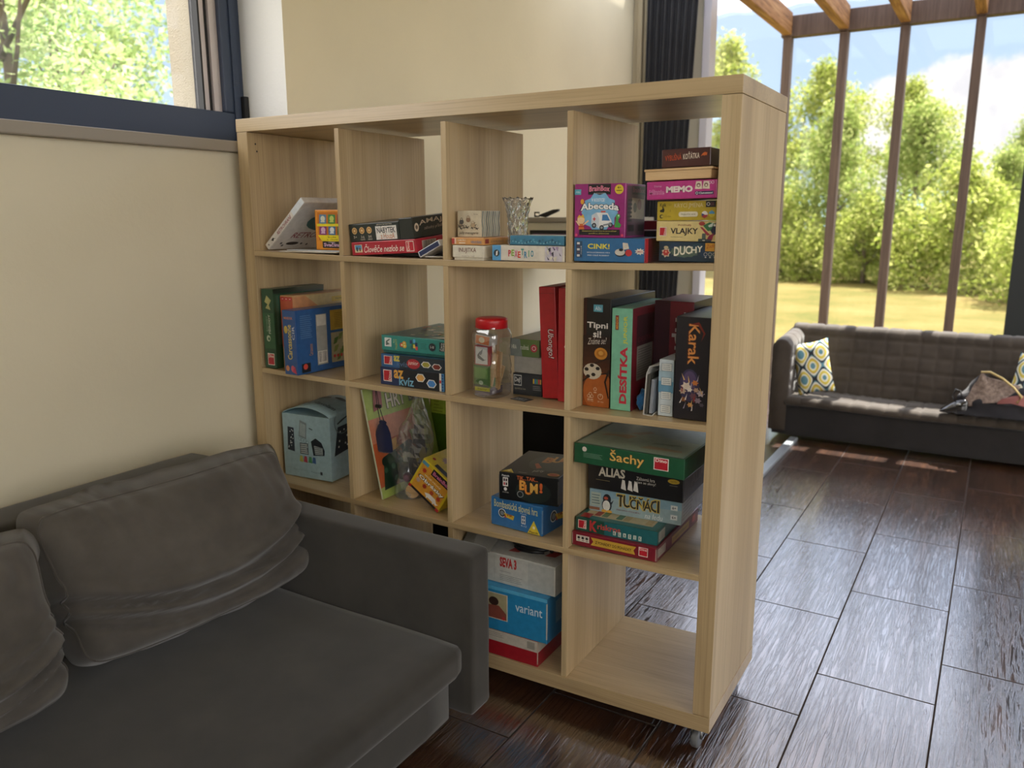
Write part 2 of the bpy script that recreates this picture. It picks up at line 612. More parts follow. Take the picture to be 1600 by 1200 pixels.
class Printer:
    """collects flat printed shapes on the faces of a w x d x h box (origin front-left-bottom)"""
    def __init__(self, w, d, h):
        self.dim = (w, d, h)
        self.bm = bmesh.new()
        self.mats = []
        self.layer = {}

    def mi(self, col):
        m = ink(col) if isinstance(col, str) else col
        if m not in self.mats:
            self.mats.append(m)
        return self.mats.index(m)

    def frame(self, face):
        w, d, h = self.dim
        return {'F': (Vector((0, 0, 0)), Vector((1, 0, 0)), Vector((0, 0, 1)), Vector((0, -1, 0)), w, h),
                'R': (Vector((w, 0, 0)), Vector((0, 1, 0)), Vector((0, 0, 1)), Vector((1, 0, 0)), d, h),
                'T': (Vector((0, 0, h)), Vector((1, 0, 0)), Vector((0, 1, 0)), Vector((0, 0, 1)), w, d),
                'L': (Vector((0, d, 0)), Vector((0, -1, 0)), Vector((0, 0, 1)), Vector((-1, 0, 0)), d, h)}[face]

    def put(self, face, pts, polys, col):
        o, u, v, n, W, H = self.frame(face)
        pts = [(min(1.0, max(0.0, a)), min(1.0, max(0.0, b))) for a, b in pts]
        k = self.layer.get(face, 0)
        self.layer[face] = k + 1
        off = 0.00025 + 0.00005 * k
        vs = [self.bm.verts.new(o + u * (a * W) + v * (b * H) + n * off) for a, b in pts]
        mi = self.mi(col)
        for p in polys:
            try:
                f = self.bm.faces.new([vs[i] for i in p])
            except ValueError:
                continue
            f.normal_update()
            if f.normal.dot(n) < 0:
                f.normal_flip()
            f.material_index = mi

    def rect(self, face, u0, v0, u1, v1, col):
        self.put(face, [(u0, v0), (u1, v0), (u1, v1), (u0, v1)], [(0, 1, 2, 3)], col)

    def poly(self, face, pts, col):
        self.put(face, pts, [tuple(range(len(pts)))], col)

    def disc(self, face, u, v, ru, col, rv=None, n=16, rot=0.0):
        o, U, V, nn, W, H = self.frame(face)
        rv = ru * W / H if rv is None else rv
        self.poly(face, [(u + ru * math.cos(2 * math.pi * k / n + rot), v + rv * math.sin(2 * math.pi * k / n + rot)) for k in range(n)], col)

    def ring(self, face, u, v, ru, col, th=0.25, n=18):
        o, U, V, nn, W, H = self.frame(face)
        rv = ru * W / H
        pts = []
        for k in range(n):
            t = 2 * math.pi * k / n
            pts += [(u + ru * math.cos(t), v + rv * math.sin(t)), (u + ru * (1 - th) * math.cos(t), v + rv * (1 - th) * math.sin(t))]
        self.put(face, pts, [(2 * k, (2 * k + 2) % (2 * n), (2 * k + 3) % (2 * n), 2 * k + 1) for k in range(n)], col)

    def star(self, face, u, v, ru, col, n=9, inner=0.55, rv=None):
        o, U, V, nn, W, H = self.frame(face)
        rv = ru * W / H if rv is None else rv
        pts = [(u, v)] + [(u + ru * (1 if k % 2 == 0 else inner) * math.cos(math.pi * k / n), v + rv * (1 if k % 2 == 0 else inner) * math.sin(math.pi * k / n)) for k in range(2 * n)]
        self.put(face, pts, [(0, k + 1, (k + 1) % (2 * n) + 1) for k in range(2 * n)], col)

    def text(self, face, s, u0, v0, u1, v1, col, rot=0, bold=0.0, shear=0.0, arch=0.0, rise=0.0):
        co, pl = glyphs(s, bold * 0.6, shear)
        if not co:
            return
        xs = [c[0] for c in co]
        ys = [c[1] for c in co]
        x0, x1, y0, y1 = min(xs), max(xs), min(ys), max(ys)
        pts = []
        for x, y in co:
            a = (x - x0) / max(1e-6, x1 - x0)
            b = (y - y0) / max(1e-6, y1 - y0)
            b = b + arch * (1 - (2 * a - 1) ** 2) + rise * a
            if rot == 90:
                a, b = 1 - b, a
            elif rot == -90:
                a, b = b, 1 - a
            elif rot == 180:
                a, b = 1 - a, 1 - b
            pts.append((u0 + a * (u1 - u0), v0 + b * (v1 - v0)))
        self.put(face, pts, pl, col)

    def lines(self, face, u0, v0, u1, v1, n, col, fill=0.4):
        for k in range(n):
            a = v0 + (v1 - v0) * (k + 0.5 * (1 - fill)) / n
            b = a + (v1 - v0) * fill / n
            self.rect(face, u0, a, u1 - (0.06 * (k % 3)) * (u1 - u0), b, col)

    def bars(self, face, u0, v0, u1, v1, col='#222222', n=14, bg='#e8e4da'):
        self.rect(face, u0, v0, u1, v1, bg)
        rr = random.Random(int(u0 * 1000) + n)
        for k in range(n):
            a = u0 + (u1 - u0) * (0.06 + 0.88 * k / n)
            self.rect(face, a, v0 + 0.12 * (v1 - v0), a + (u1 - u0) * rr.choice((0.02, 0.03, 0.045)), v1 - 0.06 * (v1 - v0), col)


def logo_tag(P, face, u0, v0, u1, v1, rot=0):
    """the publisher's white-rimmed red square with its name along one edge"""
    P.rect(face, u0, v0, u1, v1, '#ece6da')
    du, dv = (u1 - u0) * 0.06, (v1 - v0) * 0.06
    P.rect(face, u0 + du, v0 + dv, u1 - du, v1 - dv, '#bb2230')
    if rot == 90:
        P.text(face, 'Dino', u1 - (u1 - u0) * 0.36, v0 + 2 * dv, u1 - du * 1.5, v1 - 2 * dv, '#f4efe4', rot=90, bold=0.02)
    elif rot == -90:
        P.text(face, 'Dino', u0 + du * 1.5, v0 + 2 * dv, u0 + (u1 - u0) * 0.36, v1 - 2 * dv, '#f4efe4', rot=-90, bold=0.02)
    else:
        P.text(face, 'Dino', u0 + 2 * du, v1 - (v1 - v0) * 0.36, u1 - 2 * du, v1 - dv * 1.5, '#f4efe4', bold=0.02)


def game(name, label, cat, loc, dims, col, draw=None, yaw=0.0, pitch=0.0, roll=0.0, group='board games on the bookcase',
         lid=0.0, base_col=None, bevel=0.0018, wear=None):
    """a cardboard box; with lid > 0 the lid covers that share of the height and the tray shows below it as a part"""
    wd, d, h = dims
    P = Printer(wd, d, h)
    m0 = P.mi(col)
    z0 = h * (1 - lid) if lid else 0.0
    bm_box(P.bm, 0, 0, z0, wd, d, h, bevel=min(bevel, h * 0.15, wd * 0.15), mi=m0)
    bmesh.ops.recalc_face_normals(P.bm, faces=P.bm.faces)
    if draw:
        draw(P)
    if wear:      # scuffed pale card along the front upright edges
        for x in (0.0, 1.0):
            P.rect('F', max(0, x - 0.008), 0.1, min(1, x + 0.008), 0.9, wear)
            P.rect('R', 0.0, 0.1, 0.008, 0.9, wear)
    me = bpy.data.meshes.new(name)
    P.bm.to_mesh(me)
    P.bm.free()
    o = link(name, me, None, P.mats)
    o.rotation_mode = 'YXZ'
    o.rotation_euler = (R(pitch), R(roll), R(yaw))
    o.location = loc
    if lid:
        t = 0.003
        bm = bmesh.new()
        bm_box(bm, t, t, 0.0, wd - t, d - t, z0 + 0.002, bevel=0.001)
        link('box_tray', to_mesh(bm, 'box_tray'), o, [ink(base_col or col)])
    return tag(o, label, cat, group)

# ================================================================== the room
def structure(o, label, cat):
    return tag(o, label, cat, None, 'structure')


structure(box_obj('floor', (-0.32, -4.2, -0.12, 4.6, 4.35, 0.0), M_FLOOR),
          'dark brown wood-look plank tiles laid in running bond across the floor', 'floor')

bm = bmesh.new()
W0, W1 = -0.05, -0.32                       # room face and outer face of the left wall
bm_box(bm, W1, -4.2, 0, W0, 3.2, 1.46)
bm_box(bm, W1, 0.256, 1.46, W0, 3.2, 2.75)
bm_box(bm, W1, -4.2, 1.46, W0, -1.65, 2.75)
bm_box(bm, W1, -1.65, 2.50, W0, 0.256, 2.75)
for x0, x1 in ((-0.43, -0.3205),):          # rough insulation layer outside, forming the outer reveal
    bm_box(bm, x0, 0.12, 0.2, x1, 3.2, 2.75, mi=2)
    bm_box(bm, x0, -4.2, 0.2, x1, 0.12, 1.44, mi=2)
me = to_mesh(bm, 'wall_left')
for p in me.polygons:
    if p.normal.y < -0.9 and abs(p.center.y - 0.256) < 0.01 and p.center.x > -0.33:
        p.material_index = 1
wl = link('wall_left', me, None, [M_CREAM, M_WHITE, M_STUCCO])
structure(wl, 'cream painted wall carrying the window and running on behind the bookcase', 'wall')

structure(box_obj('ceiling', (-0.32, -4.2, 2.75, 4.6, 2.05, 2.85), M_CEIL), 'white ceiling over the room', 'ceiling')

bm = bmesh.new()
bm_box(bm, -0.05, 3.12, 0, 0.37, 3.2, 2.75)
structure(link('wall_back', to_mesh(bm, 'wall_back'), None, [M_CREAM]), 'short cream wall end behind the dark curtain', 'wall')

bm = bmesh.new()
for x0, x1, y in ((-0.048, -0.022, 3.075), (-0.018, 0.012, 3.06), (0.016, 0.034, 3.08)):
    bm_box(bm, x0, y, 0, x1, 3.119, 2.74, bevel=0.003)
structure(link('trim_1', to_mesh(bm, 'trim_1'), None, [plain('beige_door_jamb', rgb(170, 158, 132), 0.5)]), 'stepped beige jamb between the cream wall and the dark curtain', 'trim')

bm = bmesh.new()
bm_box(bm, 0.374, 3.09, 0, 0.42, 3.2, 2.74, bevel=0.003)
structure(link('trim_2', to_mesh(bm, 'trim_2'), None, [M_WHITEFR]), 'pale grey upright frame at the edge of the opening beside the dark curtain', 'trim')

bm = bmesh.new()
for b_ in ((-0.05, -4.3, 0, 4.7, -4.2, 1.1), (-0.05, -4.3, 2.5, 4.7, -4.2, 2.75), (-0.05, -4.3, 1.1, 2.4, -4.2, 2.5), (4.2, -4.3, 1.1, 4.7, -4.2, 2.5)):
    bm_box(bm, *b_)
structure(link('wall_rear', to_mesh(bm, 'wall_rear'), None, [M_REAR]), 'white wall with a wide window behind the camera', 'wall')
bm = bmesh.new()
for b_ in ((4.6, -4.2, 0, 4.7, 0.6, 0.95), (4.6, -4.2, 2.5, 4.7, 0.6, 2.75), (4.6, -4.2, 0.95, 4.7, -3.6, 2.5), (4.6, -0.6, 0.95, 4.7, 0.6, 2.5)):
    bm_box(bm, *b_)
structure(link('wall_right', to_mesh(bm, 'wall_right'), None, [M_REAR]), 'white wall with a wide window facing the sofa', 'wall')

# window in the left wall
FX = -0.29
bm = bmesh.new()
bm_box(bm, FX - 0.03, -1.65, 1.462, FX + 0.045, 0.255, 1.605, bevel=0.004)        # bottom rail
bm_box(bm, FX - 0.03, 0.176, 1.606, FX + 0.045, 0.255, 2.42, bevel=0.004)         # right stile
bm_box(bm, FX - 0.03, -1.65, 1.606, FX + 0.045, -1.57, 2.42, bevel=0.004)         # left stile
bm_box(bm, FX - 0.03, -1.65, 2.421, FX + 0.045, 0.255, 2.50, bevel=0.004)         # head
bm_box(bm, FX + 0.0455, 0.21, 1.462, FX + 0.051, 0.235, 2.46, bevel=0.001)        # fine step in the stile
win = structure(link('window_1', to_mesh(bm, 'window_1'), None, [M_FRAME]), 'anthracite framed window over the sofa showing green leaves outside', 'window')
bm = bmesh.new()
bm_box(bm, FX - 0.02, -1.57, 1.6055, FX + 0.018, -1.52, 2.42)
bm_box(bm, FX - 0.02, 0.112, 1.6055, FX + 0.018, 0.119, 2.42)
bm_box(bm, FX - 0.02, 0.139, 1.6055, FX + 0.018, 0.146, 2.42)
link('window_gasket', to_mesh(bm, 'window_gasket'), win, [M_FRAME_DK])
bm = bmesh.new()
bm_box(bm, FX - 0.025, 0.1195, 1.6055, FX + 0.015, 0.1385, 2.42)
bm_box(bm, FX - 0.02, 0.1465, 1.6055, FX + 0.028, 0.1755, 2.42)
link('window_bead', to_mesh(bm, 'window_bead'), win, [M_BEAD])
box_obj('window_pane', (FX - 0.012, -1.52, 1.606, FX - 0.006, 0.1115, 2.42), M_GLASS, win)
box_obj('window_hinge', (FX + 0.046, 0.238, 1.59, FX + 0.066, 0.2555, 1.66), M_FRAME_DK, win, 0.002)
bm = bmesh.new()
bm_box(bm, -0.2445, -1.64, 1.4605, -0.02, 0.252, 1.492, bevel=0.003)
structure(link('trim_3', to_mesh(bm, 'trim_3'), None, [M_SILL]), 'grey beige window sill board above the sofa', 'sill')


# dark pleated curtain beside the opening
def curtain(name, x0, x1, y, z0, z1, n, amp, taper, label):
    bm = bmesh.new()
    rows = 14
    grid = []
    for r in range(rows + 1):
        t = r / rows
        z = z0 + (z1 - z0) * t
        row = []
        for k in range(n * 8 + 1):
            s = k / (n * 8)
            xr = x1 - taper * (1 - t)
            a = s * n * 2 * math.pi
            wob = 0.35 * math.sin(s * 9.1 + t * 1.2)
            x = x0 + (xr - x0) * s + 0.006 * math.sin(a * 0.5 + 1)
            yy = y + amp * math.sin(a + wob) * (0.75 + 0.25 * math.sin(5 * s)) * (0.8 + 0.3 * (1 - t))
            row.append(bm.verts.new((x, yy, z)))
        grid.append(row)
    for a, b in zip(grid, grid[1:]):
        for k in range(len(a) - 1):
            bm.faces.new((a[k], a[k + 1], b[k + 1], b[k])).smooth = True
    o = link(name, to_mesh(bm, name, True), None, [M_CURTAIN])
    md = o.modifiers.new('thickness', 'SOLIDIFY')
    md.thickness = 0.002
    return tag(o, label, 'curtain')


curtain('curtain', 0.045, 0.372, 3.035, 0.02, 2.70, 15, 0.017, 0.10, 'black pleated curtain gathered beside the opening behind the bookcase')
tag(box_obj('door_panel', (2.03, 3.88, 0.0, 2.75, 3.93, 2.40), plain('matt_black_panel', rgb(30, 34, 34), 0.6), None, 0.004),
    'tall matt black panel standing behind the bench at the right edge', 'panel')

# ================================================================== the bookcase
BW, BD, TS, TI, TT, TB, CH = 1.49, 0.387, 0.0418, 0.0156, 0.0365, 0.0398, 0.342
B0 = 0.06
CW = (BW - 2 * TS - 3 * TI) / 4
Z3 = B0 + TB + CH
Z2 = Z3 + TI + CH
Z1 = Z2 + TI + CH
ZT = Z1 + TI + CH
TOPZ = {1: Z1 + TI, 2: Z2 + TI, 3: Z3 + TI, 4: B0 + TB}
DIV = [TS + CW * (k + 1) + TI * k for k in range(3)]


def sag(x, k):
    t = min(1, max(0, x / BW))
    return (0.0153 if k == 4 else 0.0116) * 4 * t * (1 - t)


def shelf_z(k, *xs):
    return max(TOPZ[k] - sag(x, k) for x in xs)


case = empty('bookcase', (0, 0, 0), 'pale oak open bookcase on casters, four by four cells holding board games', 'bookcase')


def board(name, x0, x1, z, th, k, mat, y0=0.0, y1=BD, n=28):
    bm = bmesh.new()
    rows = []
    for i in range(n + 1):
        x = x0 + (x1 - x0) * i / n
        s = sag(x, k) if k else 0.0
        rows.append([bm.verts.new((x, y, zz - s)) for y, zz in ((y0, z), (y1, z), (y1, z + th), (y0, z + th))])
    for a, b in zip(rows, rows[1:]):
        for q in range(4):
            bm.faces.new((a[q], a[(q + 1) % 4], b[(q + 1) % 4], b[q]))
    bm.faces.new(rows[0])
    bm.faces.new(rows[-1])
    me = to_mesh(bm, name)
    o = link(name, me, case, [mat])
    bv = o.modifiers.new('edge', 'BEVEL')
    bv.width = 0.0009
    bv.segments = 2
    bv.limit_method = 'ANGLE'
    bv.angle_limit = R(40)
    return o


board('top_panel', -0.001, BW + 0.001, ZT, TT, 0, OAK_X, -0.001, BD + 0.002, 2)
board('base_panel', -0.001, BW + 0.001, B0, TB, 4, OAK_X, -0.001, BD + 0.001)
for x0 in (0.0, BW - TS):
    bm = bmesh.new()
    bm_box(bm, x0, 0, B0 + TB + 0.0008, x0 + TS, BD, ZT - 0.0008, bevel=0.0009)
    o = link('side_panel', to_mesh(bm, 'side_panel'), case, [OAK_Z, M_BLACKPL])
    if x0 == 0.0:
        bmh = bmesh.new()
        for dy, dz in ((0.03, 0.033), (0.034, 0.054)):
            vs = [bmh.verts.new((TS + 0.0006, dy + 0.003 * math.cos(2 * math.pi * q / 10), ZT - dz + 0.003 * math.sin(2 * math.pi * q / 10))) for q in range(10)]
            bmh.faces.new(vs)
        link('peg_hole', to_mesh(bmh, 'peg_hole'), o, [M_BLACKPL])
for k, z in ((1, Z1), (2, Z2), (3, Z3)):
    board('shelf_board', TS + 0.0004, BW - TS - 0.0004, z, TI, k, OAK_X)
for k, (zb, zt_) in {1: (Z1 + TI, ZT), 2: (Z2 + TI, Z1), 3: (Z3 + TI, Z2), 4: (B0 + TB, Z3)}.items():
    for x in DIV:
        s0 = sag(x + TI / 2, k)
        s1 = sag(x + TI / 2, 1 if k == 1 else (k - 1))
        bm = bmesh.new()
        bm_box(bm, x, 0.001, zb - s0 + 0.0003, x + TI, BD - 0.001, zt_ - s1 - 0.0003, bevel=0.0008)
        link('divider_panel', to_mesh(bm, 'divider_panel'), case, [OAK_Z])
for cx, cy in ((BW - 0.035, 0.035), (BW - 0.035, BD - 0.035), (0.035, 0.035), (0.035, BD - 0.035), (0.745, 0.04), (0.745, BD - 0.04)):
    zs = B0 - sag(cx, 4)
    bm = bmesh.new()
    bm_box(bm, cx - 0.02, cy - 0.02, zs - 0.004, cx + 0.02, cy + 0.02, zs - 0.0005, bevel=0.001)
    r = zs / 2 - 0.004 if cx == 0.745 else 0.0235
    for sx in (-0.012, 0.0105):
        tube(bm, [(cx + sx, cy, zs - 0.004), (cx + sx, cy - 0.010, zs - 0.02), (cx + sx, cy - 0.012, r)], 0.0035, 6)
    c = link('caster', to_mesh(bm, 'caster'), case, [M_STEEL])
    bm = bmesh.new()
    rr = []
    prof = [(-0.009, r * 0.55), (-0.009, r * 0.9), (-0.006, r), (0.006, r), (0.009, r * 0.9), (0.009, r * 0.55)]
    for xx, q in prof:
        rr.append([bm.verts.new((cx + xx, cy - 0.012 + q * math.cos(t), r + q * math.sin(t))) for t in [2 * math.pi * k / 20 for k in range(20)]])
    for a, b in zip(rr, rr[1:]):
        for k in range(20):
            bm.faces.new((a[k], a[(k + 1) % 20], b[(k + 1) % 20], b[k])).smooth = True
    bm.faces.new(rr[0])
    bm.faces.new(rr[-1])
    link('caster_wheel', to_mesh(bm, 'caster_wheel'), c, [M_RUBBER])


# ================================================================== soft furniture
def soft_box(x0, y0, z0, x1, y1, z1, r, n=10, bulge=(0, 0, 0), rough=0.0, scale=6.0, seed=0):
    """a padded block: rounded box with optionally swollen faces and a little unevenness"""
    bm = bmesh.new()
    cx, cy, cz = (x0 + x1) / 2, (y0 + y1) / 2, (z0 + z1) / 2
    hx, hy, hz = (x1 - x0) / 2, (y1 - y0) / 2, (z1 - z0) / 2
    bmesh.ops.create_cube(bm, size=2.0)
    bmesh.ops.subdivide_edges(bm, edges=bm.edges[:], cuts=n, use_grid_fill=True)
    for v in bm.verts:
        p = [v.co.x, v.co.y, v.co.z]
        # denser rows near the edges so the rounding is smooth
        q = [math.copysign(1 - (1 - abs(c)) ** 1.5, c) for c in p]
        h = (hx, hy, hz)
        w = [q[i] * h[i] for i in range(3)]
        inner = [max(-h[i] + r, min(h[i] - r, w[i])) for i in range(3)]
        dv = Vector([w[i] - inner[i] for i in range(3)])
        if dv.length > 1e-9:
            m = max(abs(c) for c in dv)
            dv = dv.normalized() * min(r, m) if m < r - 1e-9 else dv.normalized() * r
        w = [inner[i] + dv[i] for i in range(3)]
        for i in range(3):
            j, k = (i + 1) % 3, (i + 2) % 3
            if bulge[i]:
                w[i] += math.copysign(bulge[i], p[i]) * max(0, 1 - q[j] ** 2) * max(0, 1 - q[k] ** 2) * (abs(p[i]) > 0.98)
        v.co = Vector((cx + w[0], cy + w[1], cz + w[2]))
    bm.normal_update()
    if rough:
        for v in bm.verts:
            v.co += v.normal * rough * noise.noise(v.co * scale + Vector((seed, seed * 2, 0)))
    return bm


sofa = empty('sofa', (0.45, -0.9, 0), 'low grey microfibre sofa standing in front of the bookcase under the window', 'sofa')
si = sofa.matrix_basis.copy()
si_inv = Matrix.Translation((-0.45, 0.9, 0))


def sofa_part(name, bm, mat=M_SOFA):
    bmesh.ops.transform(bm, matrix=si_inv, verts=bm.verts)
    return link(name, to_mesh(bm, name, True), sofa, [mat])


sofa_part('seat', soft_box(0.12, -2.15, 0.205, 0.99, -0.285, 0.292, 0.028, 16, (0, 0, 0.006), 0.004, 3.0, 1))
sofa_part('base', soft_box(0.12, -2.15, 0.075, 0.945, -0.29, 0.2045, 0.012, 8))
sofa_part('armrest', soft_box(0.06, -0.283, 0.095, 1.0, -0.195, 0.505, 0.014, 12, (0, 0.003, 0.003), 0.003, 5.0, 3))
sofa_part('backrest', soft_box(-0.036, -2.15, 0.10, 0.155, -0.20, 0.595, 0.045, 14, (0.006, 0, 0.004), 0.005, 4.0, 5))
for x, y in ((0.70, -0.36), (0.70, -2.05), (0.16, -0.36), (0.16, -2.05)):
    bm = bmesh.new()
    bm_box(bm, x - 0.022, y - 0.022, 0.0, x + 0.022, y + 0.022, 0.0745, bevel=0.003)
    sofa_part('leg', bm, M_BLACKPL)


def back_cushion(name, loc, yaw, lean, wd, ht, th, seed, label):
    """loose back cushion: two swollen panels round a sewn gusset, with slack folds; local x = out of the back, y = along it"""
    bm = bmesh.new()
    nu, nv = 64, 44
    rnd = random.Random(seed)
    folds = [(rnd.uniform(-0.2, 0.95), rnd.uniform(-0.5, 0.5), rnd.uniform(0.022, 0.05), rnd.uniform(0.4, 1.0)) for _ in range(9)]

    def front(u, v):                  # u, v in -1..1
        e = (1 - abs(u) ** 4.0) * (1 - abs(v) ** 3.2)
        x = th * 0.50 + th * 0.50 * max(0, e) ** 0.55
        sagv = 0.9 - 0.22 * v
        x *= sagv
        # slack swags hanging between the sides in the lower half
        for c, tilt, wdt, a in folds:
            vv = -0.82 + 0.55 * c + 0.30 * u * u * 1.2 + tilt * 0.12 * u
            x += -0.020 * a * math.exp(-((v - vv) / (wdt * 2.0)) ** 2) + 0.015 * a * math.exp(-((v - vv - wdt * 2.6) / (wdt * 2.2)) ** 2)
        # short puckers fanning down from the top seam
        x += 0.010 * math.sin(u * 31 + 3 * math.sin(u * 5 + seed)) * max(0, (v - 0.05)) * (0.5 + 0.5 * noise.noise(Vector((u * 4, seed, v * 2))))
        x += 0.012 * noise.noise(Vector((u * 2.4 + seed, v * 2.4, 1.7)))
        x += 0.005 * noise.noise(Vector((u * 8 + seed, v * 5, 4.7)))
        return x

    def outline(u, v):
        rc = 1 - 0.075 * (u * u * v * v) ** 3
        y = u * wd / 2 * (1 - 0.035 * (1 - v * v)) * (1 + 0.02 * v) * rc
        z = v * ht / 2 * (1 - 0.05 * (u * u)) * rc - 0.02 * (1 - u * u) * (v > 0) * v
        return y, z

    gf, gb = [], []
    for j in range(nv + 1):
        v = -1 + 2 * j / nv
        rf, rb = [], []
        for i in range(nu + 1):
            u = -1 + 2 * i / nu
            y, z = outline(u, v)
            xf = front(u, v)
            xb = -0.25 * th * (1 - u ** 4) * (1 - v ** 4)
            rf.append(bm.verts.new((xf, y, z)))
            rb.append(bm.verts.new((xb, y, z)))
        gf.append(rf)
        gb.append(rb)
    for gr in (gf, gb):
        for a, b in zip(gr, gr[1:]):
            for i in range(nu):
                bm.faces.new((a[i], a[i + 1], b[i + 1], b[i])).smooth = True
    rim_f = gf[0] + [r[-1] for r in gf[1:]] + gf[-1][-2::-1] + [r[0] for r in gf[-2:0:-1]]
    rim_b = gb[0] + [r[-1] for r in gb[1:]] + gb[-1][-2::-1] + [r[0] for r in gb[-2:0:-1]]
    n = len(rim_f)
    mids = []
    for i in range(n):                # swollen gusset
        a, b = rim_f[i].co, rim_b[i].co
        c = (a + b) / 2
        out = Vector((0, c.y / wd, c.z / ht)).normalized()
        mids.append(bm.verts.new(c + out * ((0.034 if c.z > ht * 0.3 else 0.016) + 0.010 * noise.noise(c * 14))))
    for i in range(n):
        j = (i + 1) % n
        for p, q in ((rim_f, mids), (mids, rim_b)):
            bm.faces.new((p[i], p[j], q[j], q[i])).smooth = True
    seam = [v.co.copy() for v in rim_f]
    me = to_mesh(bm, name, True)
    o = link(name, me, None, [M_SOFA_LIT])
    o.location = loc
    o.rotation_mode = 'YXZ'
    o.rotation_euler = (0, R(-lean), R(yaw))
    bm = bmesh.new()
    tube(bm, seam + [seam[0]], 0.0032, 6, cap=False)
    link('seam_piping', to_mesh(bm, 'seam_piping', True), o, [M_SOFA_LIT])
    return tag(o, label, 'cushion', 'loose back cushions of the grey sofa')


back_cushion('sofa_cushion', (0.292, -0.540, 0.474), -4, 17, 0.635, 0.36, 0.195, 3, 'crumpled grey back cushion nearest the bookcase, next to the sofa arm')
back_cushion('sofa_cushion', (0.310, -1.205, 0.468), -3, 17, 0.62, 0.345, 0.19, 8, 'grey back cushion cut off at the left edge of the picture')


# quilted bench on the far side of the room
def quilt(bm, pts_uv, nu, nv, U, V, cell=0.09, depth=0.012, mi=0, seed=0):
    """grid surface with stitched squares; pts_uv(u, v) -> (point, normal) with u, v in metres"""
    rows = []
    for j in range(nv + 1):
        row = []
        for i in range(nu + 1):
            u, v = U * i / nu, V * j / nv
            p, nn = pts_uv(u, v)
            a = abs(((u / cell + 0.02 * math.sin(v * 30 + seed)) % 1) - 0.5) * 2
            b = abs(((v / cell + 0.02 * math.sin(u * 23 + seed)) % 1) - 0.5) * 2
            hgt = depth * (1 - max(a, b) ** 5) * (0.8 + 0.3 * noise.noise(Vector((u * 9, v * 9, seed))))
            row.append(bm.verts.new(Vector(p) + Vector(nn) * hgt))
        rows.append(row)
    for a, b in zip(rows, rows[1:]):
        for i in range(nu):
            f = bm.faces.new((a[i], a[i + 1], b[i + 1], b[i]))
            f.smooth = True
            f.material_index = mi
    return rows


bench = empty('bench', (1.6, 3.245, 0), 'dark quilted bench with backrest and low black skirt in the sunlit far bay', 'bench')
bi = Matrix.Translation((-1.6, -3.2, 0))


def bench_part(name, bm, mat):
    bmesh.ops.transform(bm, matrix=bi, verts=bm.verts)
    return link(name, to_mesh(bm, name, True), bench, [mat])


X0, X1 = 0.90, 2.72
bench_part('skirt', soft_box(X0 + 0.012, 2.962, 0.02, X1 - 0.012, 3.47, 0.196, 0.015, 8), M_SKIRT)
bm = bmesh.new()


def seat_pt(u, v):
    # from the front lip over the rounded edge and back to the backrest, sagging a little
    x = X0 + 0.085 + u
    s = -0.008 * math.sin(u * 2.6) ** 2
    if v < 0.05:
        t = v / 0.05 * math.pi / 2
        return (x, 2.965 - 0.012 + 0.032 * (1 - math.sin(t)) * 0 + 0.032 * (1 - math.cos(t)), 0.205 + 0.040 * math.sin(t) + s), (0, -math.cos(t), math.sin(t))
    y = 2.985 + (v - 0.05)
    return (x, y, 0.245 + s - 0.010 * math.sin((v - 0.05) / 0.22 * math.pi)), (0, 0, 1)


quilt(bm, seat_pt, 190, 34, X1 - X0 - 0.17, 0.28, 0.088, 0.010, 0, 1)
so_ = bench_part('seat_pad', bm, M_BENCH)
so_.modifiers.new('t', 'SOLIDIFY').thickness = 0.03
so_.modifiers['t'].offset = -1
bm = bmesh.new()


def back_pt(u, v):
    x = X0 + 0.03 + u
    if v < 0.37:
        t = v / 0.37
        return (x, 3.215 + 0.105 * t, 0.235 + 0.345 * t), (0, -0.957, 0.29)
    if v < 0.37 + 0.16:
        t = (v - 0.37) / 0.16 * math.pi
        c = Vector((x, 3.368, 0.578))
        return tuple(c + Vector((0, -0.049 * math.cos(t), 0.047 * math.sin(t)))), (0, -math.cos(t), math.sin(t))
    t = (v - 0.53) / 0.30
    return (x, 3.418 + 0.01 * t, 0.578 - 0.40 * t), (0, 1, 0.1)


quilt(bm, back_pt, 190, 80, X1 - X0 - 0.06, 0.83, 0.088, 0.010, 0, 2)
bench_part('backrest', bm, M_BENCH)
for xa, sgn in ((X0, 1), (X1, -1)):
    bm = bmesh.new()

    def arm_pt(u, v, xa=xa, sgn=sgn):
        y = 2.955 + u
        z_top = 0.575 + 0.03 * (u / 0.45)
        if v < 0.33:
            t = v / 0.33
            return (xa + sgn * 0.095, y, 0.24 + (z_top - 0.045 - 0.24) * t), (sgn, 0, 0)
        if v < 0.48:
            t = (v - 0.33) / 0.15 * math.pi
            return (xa + sgn * (0.0475 + 0.0475 * math.cos(t)), y, z_top - 0.045 + 0.045 * math.sin(t)), (sgn * math.cos(t), 0, math.sin(t))
        t = (v - 0.48) / 0.42
        return (xa, y, z_top - 0.045 - (z_top - 0.045 - 0.05) * t), (-sgn, 0, 0)

    rows = quilt(bm, arm_pt, 44, 84, 0.46, 0.90, 0.09, 0.009, 0, 3)
    cap = [r[0] for r in rows] + [bm.verts.new((xa + sgn * 0.095, 2.955, 0.05))]
    try:
        bm.faces.new(cap)
    except ValueError:
        pass
    bench_part('armrest', bm, M_BENCH)


